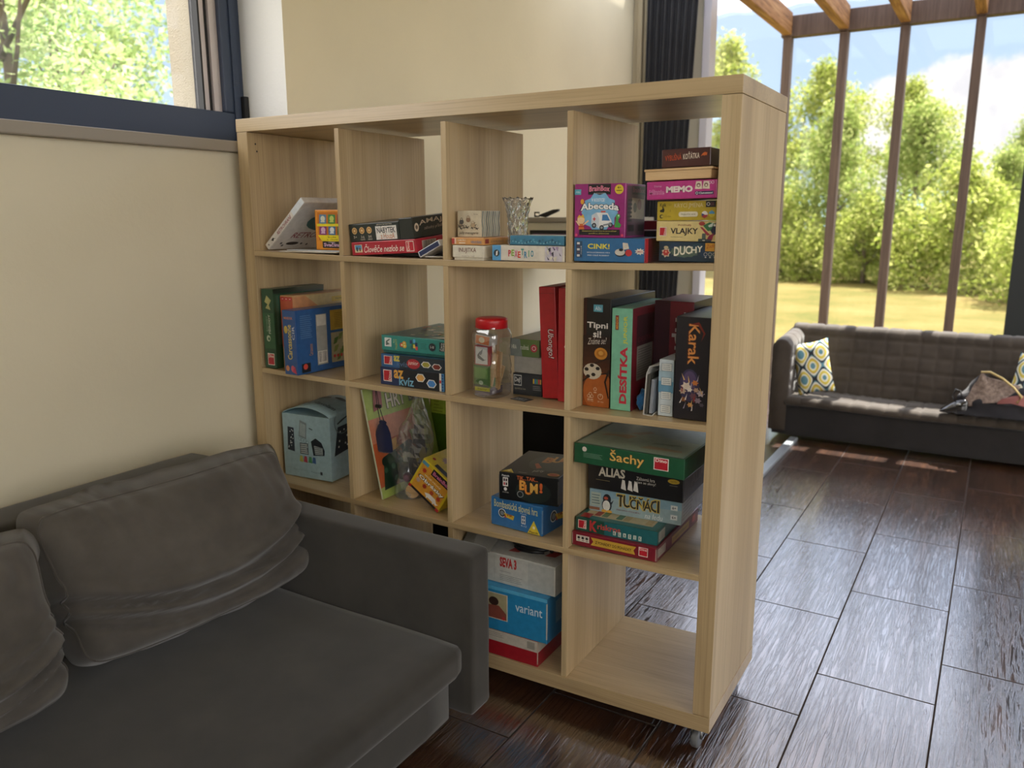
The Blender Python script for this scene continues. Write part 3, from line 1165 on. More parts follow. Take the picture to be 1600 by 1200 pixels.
def ogee_mat():
    m, g, b = base_mat('ogee_print_cloth')
    t = g.n('ShaderNodeTexCoord')
    s = g.n('ShaderNodeSeparateXYZ')
    g.l(t.outputs['Object'], s.inputs[0])
    u = g.m('MULTIPLY', s.outputs[0], 2 * math.pi / 0.11)
    v = g.m('MULTIPLY', s.outputs[2], 2 * math.pi / 0.15)
    f = g.m('ADD', g.m('MULTIPLY', g.m('COSINE', u), 0.25), g.m('MULTIPLY', g.m('COSINE', v), 0.25))
    f = g.m('ADD', f, 0.5)
    f = g.m('ADD', f, g.m('MULTIPLY', g.m('SINE', g.m('MULTIPLY', u, 0.5)), 0.05))
    Y, Wh, Dk, Bl, Or = rgb(222, 204, 96), rgb(236, 234, 216), rgb(58, 62, 68), rgb(104, 148, 160), rgb(206, 164, 50)
    col = g.ramp(f, [(0.0, Bl), (0.09, Wh), (0.17, Y), (0.33, Wh), (0.43, Dk), (0.52, Bl), (0.57, Wh), (0.68, Or), (0.74, Y), (0.86, Wh), (0.93, Bl)], 'CONSTANT')
    g.l(col, b.inputs['Base Color'])
    b.inputs['Roughness'].default_value = 0.9
    b.inputs['Specular IOR Level'].default_value = 0.1
    return m


M_OGEE = ogee_mat()


def throw_pillow(loc, wd, ht, th, rot, label):
    bm = bmesh.new()
    n = 26
    fr, bk = [], []
    for sgn, store in ((-1, fr), (1, bk)):
        for j in range(n + 1):
            row = []
            v = -1 + 2 * j / n
            for i in range(n + 1):
                u = -1 + 2 * i / n
                pin = 1 - 0.09 * (1 - abs(v) ** 2) * abs(u) ** 3
                pin2 = 1 - 0.09 * (1 - abs(u) ** 2) * abs(v) ** 3
                d = th / 2 * max(0, (1 - u ** 4) * (1 - v ** 4)) ** 0.6 * (1 + 0.12 * noise.noise(Vector((u * 2, v * 2, sgn))))
                row.append(bm.verts.new((u * wd / 2 * pin, sgn * d, v * ht / 2 * pin2)))
            store.append(row)
        for a, b in zip(store, store[1:]):
            for i in range(n):
                bm.faces.new((a[i], a[i + 1], b[i + 1], b[i])).smooth = True
    bmesh.ops.remove_doubles(bm, verts=bm.verts[:], dist=0.0004)
    o = link('throw_pillow', to_mesh(bm, 'throw_pillow', True), None, [M_OGEE])
    o.location = loc
    o.rotation_mode = 'YXZ'
    o.rotation_euler = rot
    return tag(o, label, 'pillow', 'patterned pillows on the dark bench')


throw_pillow((1.098, 3.160, 0.408), 0.205, 0.315, 0.10, (R(-16), R(-13), R(6)), 'yellow and teal ogee print pillow at the bench arm nearest the bookcase')
throw_pillow((2.185, 3.168, 0.405), 0.215, 0.315, 0.10, (R(-16), R(10), R(-6)), 'yellow and teal ogee print pillow behind the heap of dark clothes')


def cloth_heap(name, ctrl, nu, nv, mat, wob, seed, sol=0.004):
    """a draped cloth surface over a grid of control heights (u across, v front to back)"""
    bm = bmesh.new()
    cu, cv = len(ctrl[0]) - 1, len(ctrl) - 1
    rows = []
    for j in range(nv + 1):
        row = []
        for i in range(nu + 1):
            fu, fv = cu * i / nu, cv * j / nv
            a, b = min(int(fu), cu - 1), min(int(fv), cv - 1)
            s, t = fu - a, fv - b
            s, t = s * s * (3 - 2 * s), t * t * (3 - 2 * t)
            p = (Vector(ctrl[b][a]) * (1 - s) + Vector(ctrl[b][a + 1]) * s) * (1 - t) + (Vector(ctrl[b + 1][a]) * (1 - s) + Vector(ctrl[b + 1][a + 1]) * s) * t
            q = p * 17 + Vector((seed, 0, 0))
            edge = min(1, 4 * min(j, nv - j) / nv)
            p = p + Vector((noise.noise(q), noise.noise(q + Vector((9, 0, 0))), noise.noise(q + Vector((0, 9, 0))) + 0.3)) * wob * edge
            row.append(bm.verts.new(p))
        rows.append(row)
    for a, b in zip(rows, rows[1:]):
        for i in range(nu):
            bm.faces.new((a[i], a[i + 1], b[i + 1], b[i])).smooth = True
    me = to_mesh(bm, name, True)
    o = bpy.data.objects.new(name, me)
    COL.objects.link(o)
    me.materials.append(mat)
    if sol:
        o.modifiers.new('t', 'SOLIDIFY').thickness = sol
    return o


M_JACKET = fabric('black_jacket_cloth', rgb(26, 25, 29), rgb(40, 38, 42), 300, 0.2, 0.75)
M_FUR = fabric('brown_fleece_lining', rgb(104, 88, 80), rgb(160, 142, 130), 160, 1.0, 0.95, 60)
M_GOLD = plain('pale_gold_piping', rgb(214, 190, 130), 0.4, 0.4)
M_PATENT = plain('black_patent_leather', rgb(12, 12, 14), 0.12, 0, 0.8, 0.8)

jk = cloth_heap('jacket', [
    [(1.86, 2.935, 0.262), (1.96, 2.930, 0.262), (2.08, 2.930, 0.262), (2.20, 2.935, 0.262), (2.32, 2.94, 0.262)],
    [(1.85, 2.965, 0.290), (1.96, 2.955, 0.312), (2.08, 2.955, 0.318), (2.20, 2.96, 0.315), (2.33, 2.96, 0.30)],
    [(1.86, 2.995, 0.345), (1.945, 2.99, 0.405), (2.05, 2.985, 0.335), (2.17, 2.99, 0.352), (2.33, 2.99, 0.33)],
    [(1.875, 3.03, 0.370), (1.955, 3.025, 0.470), (2.06, 3.02, 0.400), (2.16, 3.03, 0.400), (2.32, 3.03, 0.35)],
    [(1.90, 3.07, 0.262), (1.975, 3.065, 0.262), (2.07, 3.065, 0.262), (2.18, 3.07, 0.262), (2.31, 3.07, 0.262)]], 60, 40, M_JACKET, 0.014, 2)
tag(jk, 'black jacket with brown fleece lining tossed open on the bench seat', 'jacket')
ln = cloth_heap('lining', [
    [(1.875, 2.962, 0.298), (1.92, 2.958, 0.305), (1.965, 2.955, 0.325), (2.03, 2.953, 0.336)],
    [(1.895, 2.975, 0.345), (1.935, 2.972, 0.365), (1.985, 2.972, 0.362), (2.08, 2.975, 0.375)],
    [(1.925, 2.985, 0.415), (1.95, 2.985, 0.425), (1.975, 2.990, 0.405), (2.12, 2.99, 0.410)],
    [(1.945, 2.995, 0.470), (1.955, 2.995, 0.474), (1.970, 3.0, 0.455), (2.125, 3.0, 0.425)]], 30, 30, M_FUR, 0.012, 5)
jk.location = (0, 0.042, 0)
ln.parent = jk
bm = bmesh.new()
tube(bm, [(1.945, 2.985, 0.482), (1.985, 2.975, 0.487), (2.04, 2.968, 0.462), (2.095, 2.962, 0.42), (2.135, 2.956, 0.375), (2.115, 2.95, 0.345)], 0.006, 8)
link('jacket_zip', to_mesh(bm, 'jacket_zip', True), jk, [M_GOLD])
M_PINK = fabric('dusty_pink_lining', rgb(132, 82, 80), rgb(160, 104, 98), 300, 0.2)
pk = cloth_heap('pink_lining', [
    [(2.03, 2.948, 0.33), (2.09, 2.946, 0.34), (2.15, 2.945, 0.33)],
    [(2.05, 2.956, 0.36), (2.11, 2.953, 0.372), (2.17, 2.953, 0.345)],
    [(2.09, 2.966, 0.375), (2.13, 2.964, 0.385), (2.20, 2.963, 0.352)]], 18, 12, M_PINK, 0.008, 8)
pk.parent = jk
bag_o = empty('handbag', (1.85, 3.02, 0.256), 'glossy black handbag with a loop handle lying on the bench seat', 'handbag')
bm = soft_box(-0.075, -0.035, 0.0, 0.055, 0.05, 0.06, 0.02, 8, (0, 0, 0.012), 0.006, 18, 2)
for v in bm.verts:
    k = (v.co.x + 0.075) / 0.13
    v.co.z *= 0.22 + 1.25 * max(0, min(1, k))
    v.co.y *= 0.75 + 0.25 * k
link('bag_body', to_mesh(bm, 'bag_body', True), bag_o, [M_PATENT])
bm = bmesh.new()
tube(bm, [(0.0, -0.01, 0.055), (-0.022, -0.012, 0.09), (-0.012, -0.012, 0.128), (0.012, -0.01, 0.122), (0.025, -0.008, 0.085)], 0.0045, 8)
link('handle', to_mesh(bm, 'handle', True), bag_o, [M_PATENT])
bm = bmesh.new()
tube(bm, [(0.0, -0.028, 0.050), (0.02, -0.03, 0.056)], 0.006, 8)
link('buckle', to_mesh(bm, 'buckle', True), bag_o, [M_STEEL])

# light metal bar on the floor that runs back to the bench
bm = bmesh.new()
bm_box(bm, 1.03, 1.95, 0.0005, 1.075, 2.99, 0.022, bevel=0.005)
tag(link('floor_rail', to_mesh(bm, 'floor_rail'), None, [M_METAL]), 'light grey metal bar lying on the floor between bookcase and bench', 'rail')

# black sofa behind the bookcase
bs = empty('black_sofa', (0.4, 1.4, 0), 'black sofa seen only as dark cloth through the lower cells of the bookcase', 'sofa')
for nm, b, r in (('backrest', (0.0, 0.62, 0.28, 0.20, 2.18, 0.70), 0.05), ('seat', (0.10, 0.74, 0.24, 0.84, 2.06, 0.42), 0.05),
                 ('armrest', (0.0, 0.58, 0.06, 0.84, 0.74, 0.66), 0.05), ('armrest', (0.0, 2.06, 0.06, 0.84, 2.22, 0.66), 0.05), ('base', (0.02, 0.745, 0.06, 0.80, 2.055, 0.24), 0.02)):
    bm = soft_box(*b, r, 8, (0, 0, 0.004), 0.004, 4, 1)
    bmesh.ops.transform(bm, matrix=Matrix.Translation((-0.4, -1.4, 0)), verts=bm.verts)
    link(nm, to_mesh(bm, nm, True), bs, [M_BLACKSOFA])
for x in (0.06, 0.76):
    for y in (0.66, 2.14):
        bm = bmesh.new()
        bm_box(bm, x - 0.42, y - 1.42, 0, x - 0.38, y - 1.38, 0.0595, bevel=0.003)
        link('leg', to_mesh(bm, 'leg'), bs, [M_BLACKPL])

# wall cabinet far behind, seen through the third cell of the top row
cab = empty('wall_cabinet', (0.2, 1.6, 1.06), 'cream wall cabinet with a grey top seen through the third top cell', 'cabinet')
box_obj('cabinet_body', (-0.2495, -0.2, 0.0, 0.36, 0.3, 0.184), M_CREAM, cab, 0.003)
box_obj('cabinet_top', (-0.2495, -0.215, 0.1845, 0.375, 0.3, 0.206), plain('grey_laminate_top', rgb(150, 142, 128), 0.5), cab, 0.003)
hd = bmesh.new()
for q in ((0.0, 0.0, 0.022, 0.0185), ):
    tube(hd, [(0.0, 0, 0.004), (0.022, 0, 0.004), (0.022, 0, 0.020), (0.0, 0, 0.020), (0.0, 0, 0.004)], 0.0035, 6)
pr_ = [(0.024, 0.004), (0.055, -0.000), (0.078, 0.010), (0.118, 0.026), (0.118, 0.034), (0.092, 0.032), (0.055, 0.020), (0.030, 0.012)]
f0 = [hd.verts.new((x, -0.008, z)) for x, z in pr_]
f1 = [hd.verts.new((x, 0.008, z)) for x, z in pr_]
hd.faces.new(f0)
hd.faces.new(f1)
for i in range(len(pr_)):
    j = (i + 1) % len(pr_)
    hd.faces.new((f0[i], f0[j], f1[j], f1[i]))
ho = link('grip_handle', to_mesh(hd, 'grip_handle'), None, [M_BLACKPL])
ho.location = (0.212, 1.42, 1.2665)
tag(ho, 'black angled grip lying on the grey cabinet top behind the vase', 'handle')
fr = empty('framed_picture', (0.215, 1.37, 1.10), 'black framed pinkish picture leaning on the cream wall cabinet behind the bookcase', 'picture')
bm = bmesh.new()
bm_box(bm, 0, 0, 0.098, 0.34, 0.016, 0.112, bevel=0.001)
bm_box(bm, 0, 0, 0.0, 0.012, 0.016, 0.0975, bevel=0.001)
bm_box(bm, 0.328, 0, 0.0, 0.34, 0.016, 0.0975, bevel=0.001)
link('picture_frame', to_mesh(bm, 'picture_frame'), fr, [M_BLACKPL])
box_obj('picture_print', (0.0125, 0.006, 0.0, 0.3275, 0.012, 0.0975), ink('#8a6a86'), fr)

# ================================================================== the glazed bay and the garden
perg = empty('pergola_frame', (1.6, 4.0, 0), 'brown timber frame of posts, beam and rafters enclosing the glazed bay', 'pergola')
PX = [0.64, 0.985, 1.332, 1.733, 2.12, 2.52, 2.92, 3.32]
box_obj('beam', (-1.0, -0.02, 2.402, 2.2, 0.06, 2.53), M_POST, perg, 0.004)
for x in PX:
    box_obj('post', (x - 1.6 - 0.026, -0.018, -0.12, x - 1.6 + 0.026, 0.058, 2.4015), M_POST, perg, 0.004)
    box_obj('rafter', (x - 1.6 - 0.028, -2.0, 2.412, x - 1.6 + 0.028, -0.0205, 2.545), M_RAFTER, perg, 0.004)

added_sheet_m = bpy.data.materials.new('milky_sun_diffuser')  # unseen translucent sheet added to stop direct sun and brighten floor reflections
added_sheet_m.use_nodes = True
g = NT(added_sheet_m.node_tree)
g.t.nodes.clear()
tl = g.n('ShaderNodeBsdfTranslucent')
tl.inputs[0].default_value = (0.50, 0.56, 0.70, 1)
df = g.n('ShaderNodeBsdfDiffuse')
df.inputs[0].default_value = (0.7, 0.72, 0.76, 1)
mx = g.n('ShaderNodeMixShader')
mx.inputs[0].default_value = 0.30
g.l(df.outputs[0], mx.inputs[1])
g.l(tl.outputs[0], mx.inputs[2])
o_ = g.n('ShaderNodeOutputMaterial')
g.l(mx.outputs[0], o_.inputs[0])
bm = bmesh.new()
rw = [[bm.verts.new((-0.04 + 4.64 * i / 90, y, 2.60 + 0.008 * math.sin(i * 1.4))) for i in range(91)] for y in (1.95, 4.02)]
for i in range(90):
    bm.faces.new((rw[0][i], rw[0][i + 1], rw[1][i + 1], rw[1][i])).smooth = True
structure(link('roof', to_mesh(bm, 'roof', True), None, [added_sheet_m]), 'unseen milky sheet added above the glazed bay to block and soften the sun', 'roof')
structure(box_obj('window_2', (-2.5, 4.064, 0.0, 4.6, 4.070, 2.70), M_GLASS), 'large glass front of the bay looking out on the lawn', 'window')

gm = bmesh.new()
N = 60
gv = [[gm.verts.new((-40 + 80 * i / N, -12 + 82 * j / N, -0.17 + 0.05 * noise.noise(Vector((i * 0.4, j * 0.4, 0))))) for i in range(N + 1)] for j in range(N + 1)]
for a, b in zip(gv, gv[1:]):
    for i in range(N):
        gm.faces.new((a[i], a[i + 1], b[i + 1], b[i])).smooth = True
lawn = link('lawn', to_mesh(gm, 'lawn', True), None, [M_LAWN])
tag(lawn, 'sunny yellow green mown lawn outside the glass front', 'lawn', None, 'structure')
hm = bmesh.new()
ring = []
for i in range(41):
    x = -40 + 110 * i / 40
    hh = 7.5 + 3.5 * noise.noise(Vector((i * 0.23, 3, 0))) - 3 * abs(i - 24) / 24
    ring.append((hm.verts.new((x, 150, -2)), hm.verts.new((x, 165, hh)), hm.verts.new((x, 200, -2))))
for a, b in zip(ring, ring[1:]):
    hm.faces.new((a[0], b[0], b[1], a[1]))
    hm.faces.new((a[1], b[1], b[2], a[2]))
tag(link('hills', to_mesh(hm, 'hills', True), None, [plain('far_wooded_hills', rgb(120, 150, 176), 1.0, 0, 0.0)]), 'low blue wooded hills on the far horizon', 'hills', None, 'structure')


def foliage(name, clumps, n, leaf, seed, mat, stretch=1.0):
    """many small pointed leaves gathered in clumps; one mesh"""
    r = np.random.default_rng(seed)
    c = np.array([k[:3] for k in clumps])
    rad = np.array([k[3] for k in clumps])
    wgt = rad ** 2.2
    pick = r.choice(len(c), n, p=wgt / wgt.sum())
    d = r.normal(size=(n, 3))
    d /= np.linalg.norm(d, axis=1)[:, None]
    rr = rad[pick] * r.uniform(0.45, 1.0, n) ** 0.6 * (1 + 0.25 * r.normal(size=n))
    pos = c[pick] + d * rr[:, None] * np.array([1, 1, stretch])
    a = r.normal(size=(n, 3))
    a[:, 2] *= 0.8
    a /= np.linalg.norm(a, axis=1)[:, None]
    b = np.cross(a, r.normal(size=(n, 3)))
    b /= np.linalg.norm(b, axis=1)[:, None]
    L = leaf * r.uniform(0.6, 1.3, n)[:, None]
    v = np.empty((n, 4, 3))
    v[:, 0] = pos - a * L
    v[:, 1] = pos + b * L * 0.42
    v[:, 2] = pos + a * L
    v[:, 3] = pos - b * L * 0.42
    me = bpy.data.meshes.new(name)
    me.vertices.add(n * 4)
    me.vertices.foreach_set('co', v.reshape(-1))
    me.loops.add(n * 4)
    me.loops.foreach_set('vertex_index', np.arange(n * 4))
    me.polygons.add(n)
    me.polygons.foreach_set('loop_start', np.arange(n) * 4)
    me.update(calc_edges=True)
    me.materials.append(mat)
    return me


def tree_mesh(h, spread, n, leaf, seed, mat, low=0.1, airy=0.0):
    r = random.Random(seed)
    cl = []
    for k in range(46):
        z = h * (low + (1 - low) * r.random() ** 0.85)
        t = z / h
        prof = math.sin(min(1, 0.18 + t * 0.95) * math.pi) ** 0.6 if t < 0.98 else 0.2
        a = r.uniform(0, 2 * math.pi)
        q = spread * prof * math.sqrt(r.random())
        cl.append((q * math.cos(a), q * math.sin(a), z, spread * r.uniform(0.16, 0.34) * (1 - airy * t)))
    return foliage('leaves', cl, n, leaf, seed, mat, 1.15)


def make_tree(name, mesh, h, loc, label, cat, group, rz=0.0, sc=1.0, seed=1):
    t = empty(name, loc, label, cat, group, rz)
    t.scale = (sc, sc, sc)
    o = bpy.data.objects.new('foliage', mesh)
    COL.objects.link(o)
    o.parent = t
    bm = bmesh.new()
    r = random.Random(seed)
    tube(bm, [(0, 0, -0.15), (0.05, 0.02, h * 0.3), (-0.03, 0.06, h * 0.6), (0.02, 0, h * 0.85)], [0.075, 0.06, 0.04, 0.015], 8)
    for k in range(6):
        a = r.uniform(0, 6.28)
        z = h * r.uniform(0.15, 0.6)
        q = h * 0.18
        tube(bm, [(0, 0, z), (q * 0.5 * math.cos(a), q * 0.5 * math.sin(a), z + h * 0.1), (q * math.cos(a), q * math.sin(a), z + h * 0.24)], [0.03, 0.02, 0.008], 6)
    link('trunk', to_mesh(bm, 'trunk', True), t, [M_BARK])
    return t


MT_TALL = tree_mesh(5.4, 1.8, 22000, 0.055, 21, M_LEAF, 0.0, 0.25)
MT_MID = tree_mesh(3.7, 1.65, 16000, 0.052, 22, M_LEAF2, 0.0, 0.15)
MT_LOW = tree_mesh(2.2, 1.55, 10000, 0.060, 23, M_LEAF, 0.0, 0.1)
GR = 'trees and bushes along the far edge of the lawn'
hedge = [
    ('T', -4.9, 21.2, 1.16, 'tallest yellow green tree, past the corner post at the left of the bay'),
    ('T', -2.6, 22.4, 1.04, 'tall feathery tree between the first and second bay posts'),
    ('M', -3.6, 19.2, 0.90, 'mid green bush low in front of the tallest tree, just right of the bookcase'),
    ('M', -1.6, 19.4, 1.00, 'rounded green bush at the lawn edge left of the second bay post'),
    ('M', 0.2, 18.6, 0.95, 'broad green bush at the lawn edge between the second and third bay posts'),
    ('M', 1.9, 18.8, 0.70, 'green bush standing back between the third and fourth bay posts'),
    ('L', 1.2, 16.6, 1.0, 'low yellow green bush at the lawn edge left of the fourth bay post'),
    ('L', 2.9, 14.8, 0.95, 'bright low bush right of the fourth bay post'),
    ('M', 4.9, 17.6, 0.80, 'taller bush rising beside the tall black panel at the right edge'),
    ('T', -0.5, 23.5, 0.95, 'tree standing back behind the broad bush and the third bay post'),
    ('T', -7.4, 22.0, 1.15, 'tall pale green tree farthest left, glimpsed beside the dark curtain'),
    ('M', 2.4, 22.5, 0.95, 'bush standing far back below the white cloud'),
    ('L', -2.5, 18.0, 0.8, 'small low bush at the lawn edge right of the bookcase'),
    ('L', -0.6, 17.6, 0.75, 'small low bush at the lawn edge by the second bay post'),
]
for i, (k, x, y, sc, lab) in enumerate(hedge):
    me, h = {'T': (MT_TALL, 5.4), 'M': (MT_MID, 3.7), 'L': (MT_LOW, 2.2)}[k]
    make_tree('tree' if k == 'T' else 'bush', me, h, (x, y, -0.16), lab, 'tree' if k == 'T' else 'bush', GR, i * math.pi / 2, sc, i)
MT_WIN = tree_mesh(5.2, 1.9, 34000, 0.045, 31, M_LEAF3, 0.05, 0.1)
for i, (x, y, sc, lab) in enumerate(((-6.0, 2.6, 1.0, 'leafy green tree filling most of the window above the sofa'),
                                     (-11.4, 6.4, 1.3, 'bigger green tree standing back, seen in the gaps between the window leaves'))):
    make_tree('tree', MT_WIN, 5.2, (x, y, -0.16), lab, 'tree', 'trees outside the window over the sofa', i * math.pi / 2, sc, 40 + i)

# ================================================================== what stands on the shelves
G11 = 'items in the top left cell'
# ---- top row, first cell
zl = shelf_z(1, 0.14, 0.36)


def d_retro(P):
    P.rect('R', 0.02, 0.03, 0.98, 0.97, '#d6d2cc')
    P.disc('R', 0.62, 0.60, 0.34, '#2c6468', 0.20)
    P.disc('R', 0.60, 0.64, 0.20, '#3d7f80', 0.09)
    P.text('R', 'RETROHRANÍ', 0.20, 0.25, 1.0, 0.40, '#8c2436', bold=0.02, shear=0.25)
    P.disc('R', 0.30, 0.13, 0.10, '#2a2626', 0.035)
    for u, v in ((0.12, 0.14), (0.16, 0.09), (0.45, 0.12), (0.55, 0.10)):
        P.disc('R', u, v, 0.018, '#3a3434')
    P.text('F', 'RETROHRANÍ', 0.20, 0.30, 0.84, 0.68, '#8c2436', rot=90, bold=0.02, shear=0.25)
    P.disc('F', 0.55, 0.06, 0.12, '#3a3434')
    P.poly('F', [(0.45, 0.14), (0.8, 0.17), (0.6, 0.20), (0.9, 0.235), (0.35, 0.19)], '#2a2626')
    P.rect('F', 0.02, 0.72, 0.98, 0.99, '#dfe6ea')


game('game_box', 'white board game tilted sideways in the top left cell', 'game box', (0.052, 0.034, 1.1875), (0.02, 0.26, 0.212), '#dedad2', d_retro, roll=49.0)
for i, (x, y, w_, yw, c) in enumerate(((0.135, 0.012, 0.22, 2, '#ded8cc'), (0.145, 0.02, 0.225, -3, '#c9ced2'))):
    game('leaflet', ('cream folded leaflet lying bottommost under the orange card box', 'pale grey leaflet directly under the orange card box')[i], 'leaflet',
         (x, y + 0.012 * i, zl + 0.0005 + 0.0034 * i), (w_, 0.17, 0.003), c, lambda P: P.lines('T', 0.1, 0.1, 0.9, 0.9, 9, '#8a8680'), yaw=yw, group=G11, bevel=0.0004)


def d_snack(P):
    P.poly('F', [(0.10, 0.24), (0.95, 0.24), (0.99, 0.94), (0.08, 0.94)], '#c8741e')
    packs = [('#5c86a8', '#d8dcc8'), ('#3f8a4a', '#c8d870'), ('#7a3048', '#e8d8c0'), ('#8a3a7a', '#d8b0d0'), ('#4a78a8', '#e4e8e8'), ('#2f7044', '#d0d8b0')]
    for k, (c1, c2) in enumerate(packs):
        u = 0.13 + 0.285 * (k % 3)
        v = 0.66 if k < 3 else 0.38
        P.poly('F', [(u, v), (u + 0.22, v - 0.01), (u + 0.235, v + 0.22), (u + 0.01, v + 0.225)], c1)
        P.disc('F', u + 0.12, v + 0.12, 0.07, c2)
        P.rect('F', u + 0.05, v + 0.03, u + 0.18, v + 0.06, c2)
    P.rect('F', 0.06, 0.59, 0.98, 0.655, '#f2e224')
    P.poly('F', [(0.08, 0.37), (0.98, 0.37), (0.86, 0.22), (0.20, 0.22)], '#f2e224')
    P.text('F', 'bude', 0.40, 0.305, 0.66, 0.345, '#5a4a18')
    P.text('F', 'v chuti', 0.36, 0.245, 0.70, 0.285, '#5a4a18')
    P.rect('F', 0.22, 0.05, 0.82, 0.215, '#1c1a1e')
    P.text('F', 'Svačina', 0.26, 0.085, 0.79, 0.185, '#e0b8dc', bold=0.05)
    P.rect('F', 0.40, 0.19, 0.62, 0.20, '#d8d8d8')
    P.rect('L', 0.0, 0.0, 1.0, 1.0, '#6a5a52')
    P.rect('L', 0.1, 0.55, 0.6, 0.8, '#b8bcc0')


game('card_box', 'orange card box printed like a vending machine in the top left cell', 'game box', (0.248, 0.05, zl + 0.0073), (0.118, 0.07, 0.114), '#e8962c', d_snack, yaw=2)

# ---- top row, second cell
game('booklet', 'flat black box under the red and black boxes in the second top cell', 'booklet', (0.475, 0.075, shelf_z(1, 0.475, 0.70) + 0.0004), (0.225, 0.24, 0.0085), '#1d1c1e', group='items in the second top cell')


def d_red(P):
    P.rect('F', 0.05, 0.22, 0.17, 0.80, '#d8cfa8')
    P.rect('F', 0.06, 0.42, 0.16, 0.76, '#4f92c4')
    P.rect('F', 0.075, 0.30, 0.10, 0.62, '#28443a')
    P.rect('F', 0.12, 0.30, 0.145, 0.56, '#7a4a34')
    P.text('F', 'Člověče nezlob se', 0.20, 0.18, 0.82, 0.82, '#f4ece0', bold=0.008, shear=0.3)
    P.rect('F', 0.855, 0.12, 0.97, 0.88, '#efe6da')
    P.rect('F', 0.862, 0.17, 0.963, 0.83, '#c22236')
    P.text('F', 'Dino', 0.868, 0.2, 0.905, 0.8, '#f4ece0', rot=90, bold=0.02)
    P.bars('R', 0.10, 0.16, 0.34, 0.82, '#4a4644', 12, '#bdb2a4')
    P.rect('R', 0.46, 0.46, 0.62, 0.84, '#7d8484')
    P.disc('R', 0.52, 0.64, 0.04, '#3c6a58')


rz_ = (4.43, -3.21)
zr = shelf_z(1, 0.41)
game('game_box', 'flat red board game box with white script under the black boxes', 'game box', (0.414, 0.02, zr + 0.0004), (0.226, 0.27, 0.036), '#b42236', d_red, pitch=rz_[0], roll=rz_[1])


def d_nab(P):
    for k, u in enumerate((0.11, 0.26, 0.41)):
        P.disc('F', u, 0.62, 0.052, '#d8b078')
        P.disc('F', u, 0.62, 0.036, '#a87838')
        P.disc('F', u, 0.62, 0.020, '#e8c890')
        P.text('F', ('5+', '2-6', '30-45')[k], u - 0.03, 0.20, u + 0.035, 0.34, '#d8d0c0')
        if k:
            P.text('F', ('', 'hráčů', 'minut')[k], u - 0.04, 0.08, u + 0.045, 0.18, '#d8d0c0')
    P.text('F', 'párové karetní hry', 0.57, 0.84, 0.87, 0.94, '#d8d0c0', bold=0.01)
    P.rect('F', 0.54, 0.06, 0.95, 0.80, '#e8e4dc')
    P.text('F', 'NÁBYTEK', 0.565, 0.42, 0.925, 0.80, '#23262e', bold=0.03)
    P.text('F', 'z HouzA', 0.63, 0.10, 0.90, 0.40, '#cc8456', bold=0.01)


e_ = Matrix.Rotation(R(rz_[0]), 4, 'X') @ Matrix.Rotation(R(rz_[1]), 4, 'Y')
pN = Vector((0.414, 0.02, zr)) + e_ @ Vector((-0.008, 0.008, 0.0366))
game('game_box', 'black box with a white furniture label on top of the red box', 'game box', pN, (0.178, 0.20, 0.049), '#26302e', d_nab, pitch=rz_[0], roll=rz_[1])


def d_gam(P):
    P.text('R', 'AMAJA', 0.12, 0.50, 0.68, 0.78, '#d8c8b4', bold=0.02, arch=0.45)
    P.disc('R', 0.07, 0.52, 0.04, '#d8c8b4', 0.20)
    P.disc('R', 0.07, 0.52, 0.02, '#6a5a4c', 0.10)
    P.text('R', 'záhadný příběh', 0.20, 0.32, 0.56, 0.52, '#b8a898', shear=0.3, rise=0.2)
    P.disc('R', 0.86, 0.62, 0.09, '#cbbba8', 0.36)
    P.disc('R', 0.86, 0.62, 0.05, '#8d7c6c', 0.20)


pG = Vector((0.414, 0.02, zr)) + e_ @ Vector((0.172, 0.006, 0.0366))
game('game_box', 'black box with pale arched lettering standing beside the furniture label box', 'game box', pG, (0.045, 0.245, 0.056), '#262c2a', d_gam, pitch=rz_[0], roll=rz_[1])


def d_navy(P):
    P.rect('F', 0.05, 0.14, 0.95, 0.86, '#1d2c56')
    P.rect('R', 0, 0, 1, 1, '#d8dade')


game('card_box', 'small navy card box with white rims propped against the divider', 'card box', (0.647, 0.022, zr - 0.0005), (0.077, 0.085, 0.017), '#d8dade', d_navy, roll=-26)
bm = bmesh.new()
tube(bm, [(0.668, 0.018, zr + 0.003), (0.70, 0.03, zr + 0.003), (0.733, 0.034, zr + 0.003)], 0.0024, 8)
tag(link('pen', to_mesh(bm, 'pen', True), None, [plain('pale_grey_plastic', rgb(176, 172, 166), 0.35)]), 'thin pale grey stick under the propped navy card box', 'stick')

# ---- top row, third cell
zc = shelf_z(1, 0.765, 0.86)


def d_inu(P):
    P.text('F', 'INUJITKA', 0.20, 0.46, 0.76, 0.84, '#6e3a34', bold=0.015)
    P.text('F', 'PEXESO NA DLAŇ', 0.30, 0.24, 0.70, 0.34, '#8a7a6c')
    P.rect('R', 0.86, 0.2, 0.98, 0.8, '#8a8474')


game('game_box', 'small cream lidded box at the bottom left of the third top cell', 'game box', (0.766, 0.004, zc + 0.0004), (0.095, 0.14, 0.0372), '#ddd6c2', d_inu, lid=0.82, base_col='#d2cbb8')


def d_org(P):
    P.rect('F', 0.01, 0.14, 0.10, 0.86, '#b23a34')
    P.rect('F', 0.10, 0.14, 0.15, 0.86, '#e8c8b0')
    P.text('F', 'KAMUŠKO', 0.20, 0.50, 0.45, 0.84, '#eadac0', bold=0.02)
    P.rect('F', 0.24, 0.2, 0.44, 0.34, '#eadac0')
    P.text('F', 'VINYÁRI', 0.60, 0.22, 0.93, 0.66, '#7c7f96', bold=0.04)
    P.rect('R', 0.04, 0.2, 0.14, 0.8, '#8a2c28')
    P.text('R', 'KAMUŠKO · VINYÁRI', 0.2, 0.3, 0.92, 0.7, '#8c7a62')


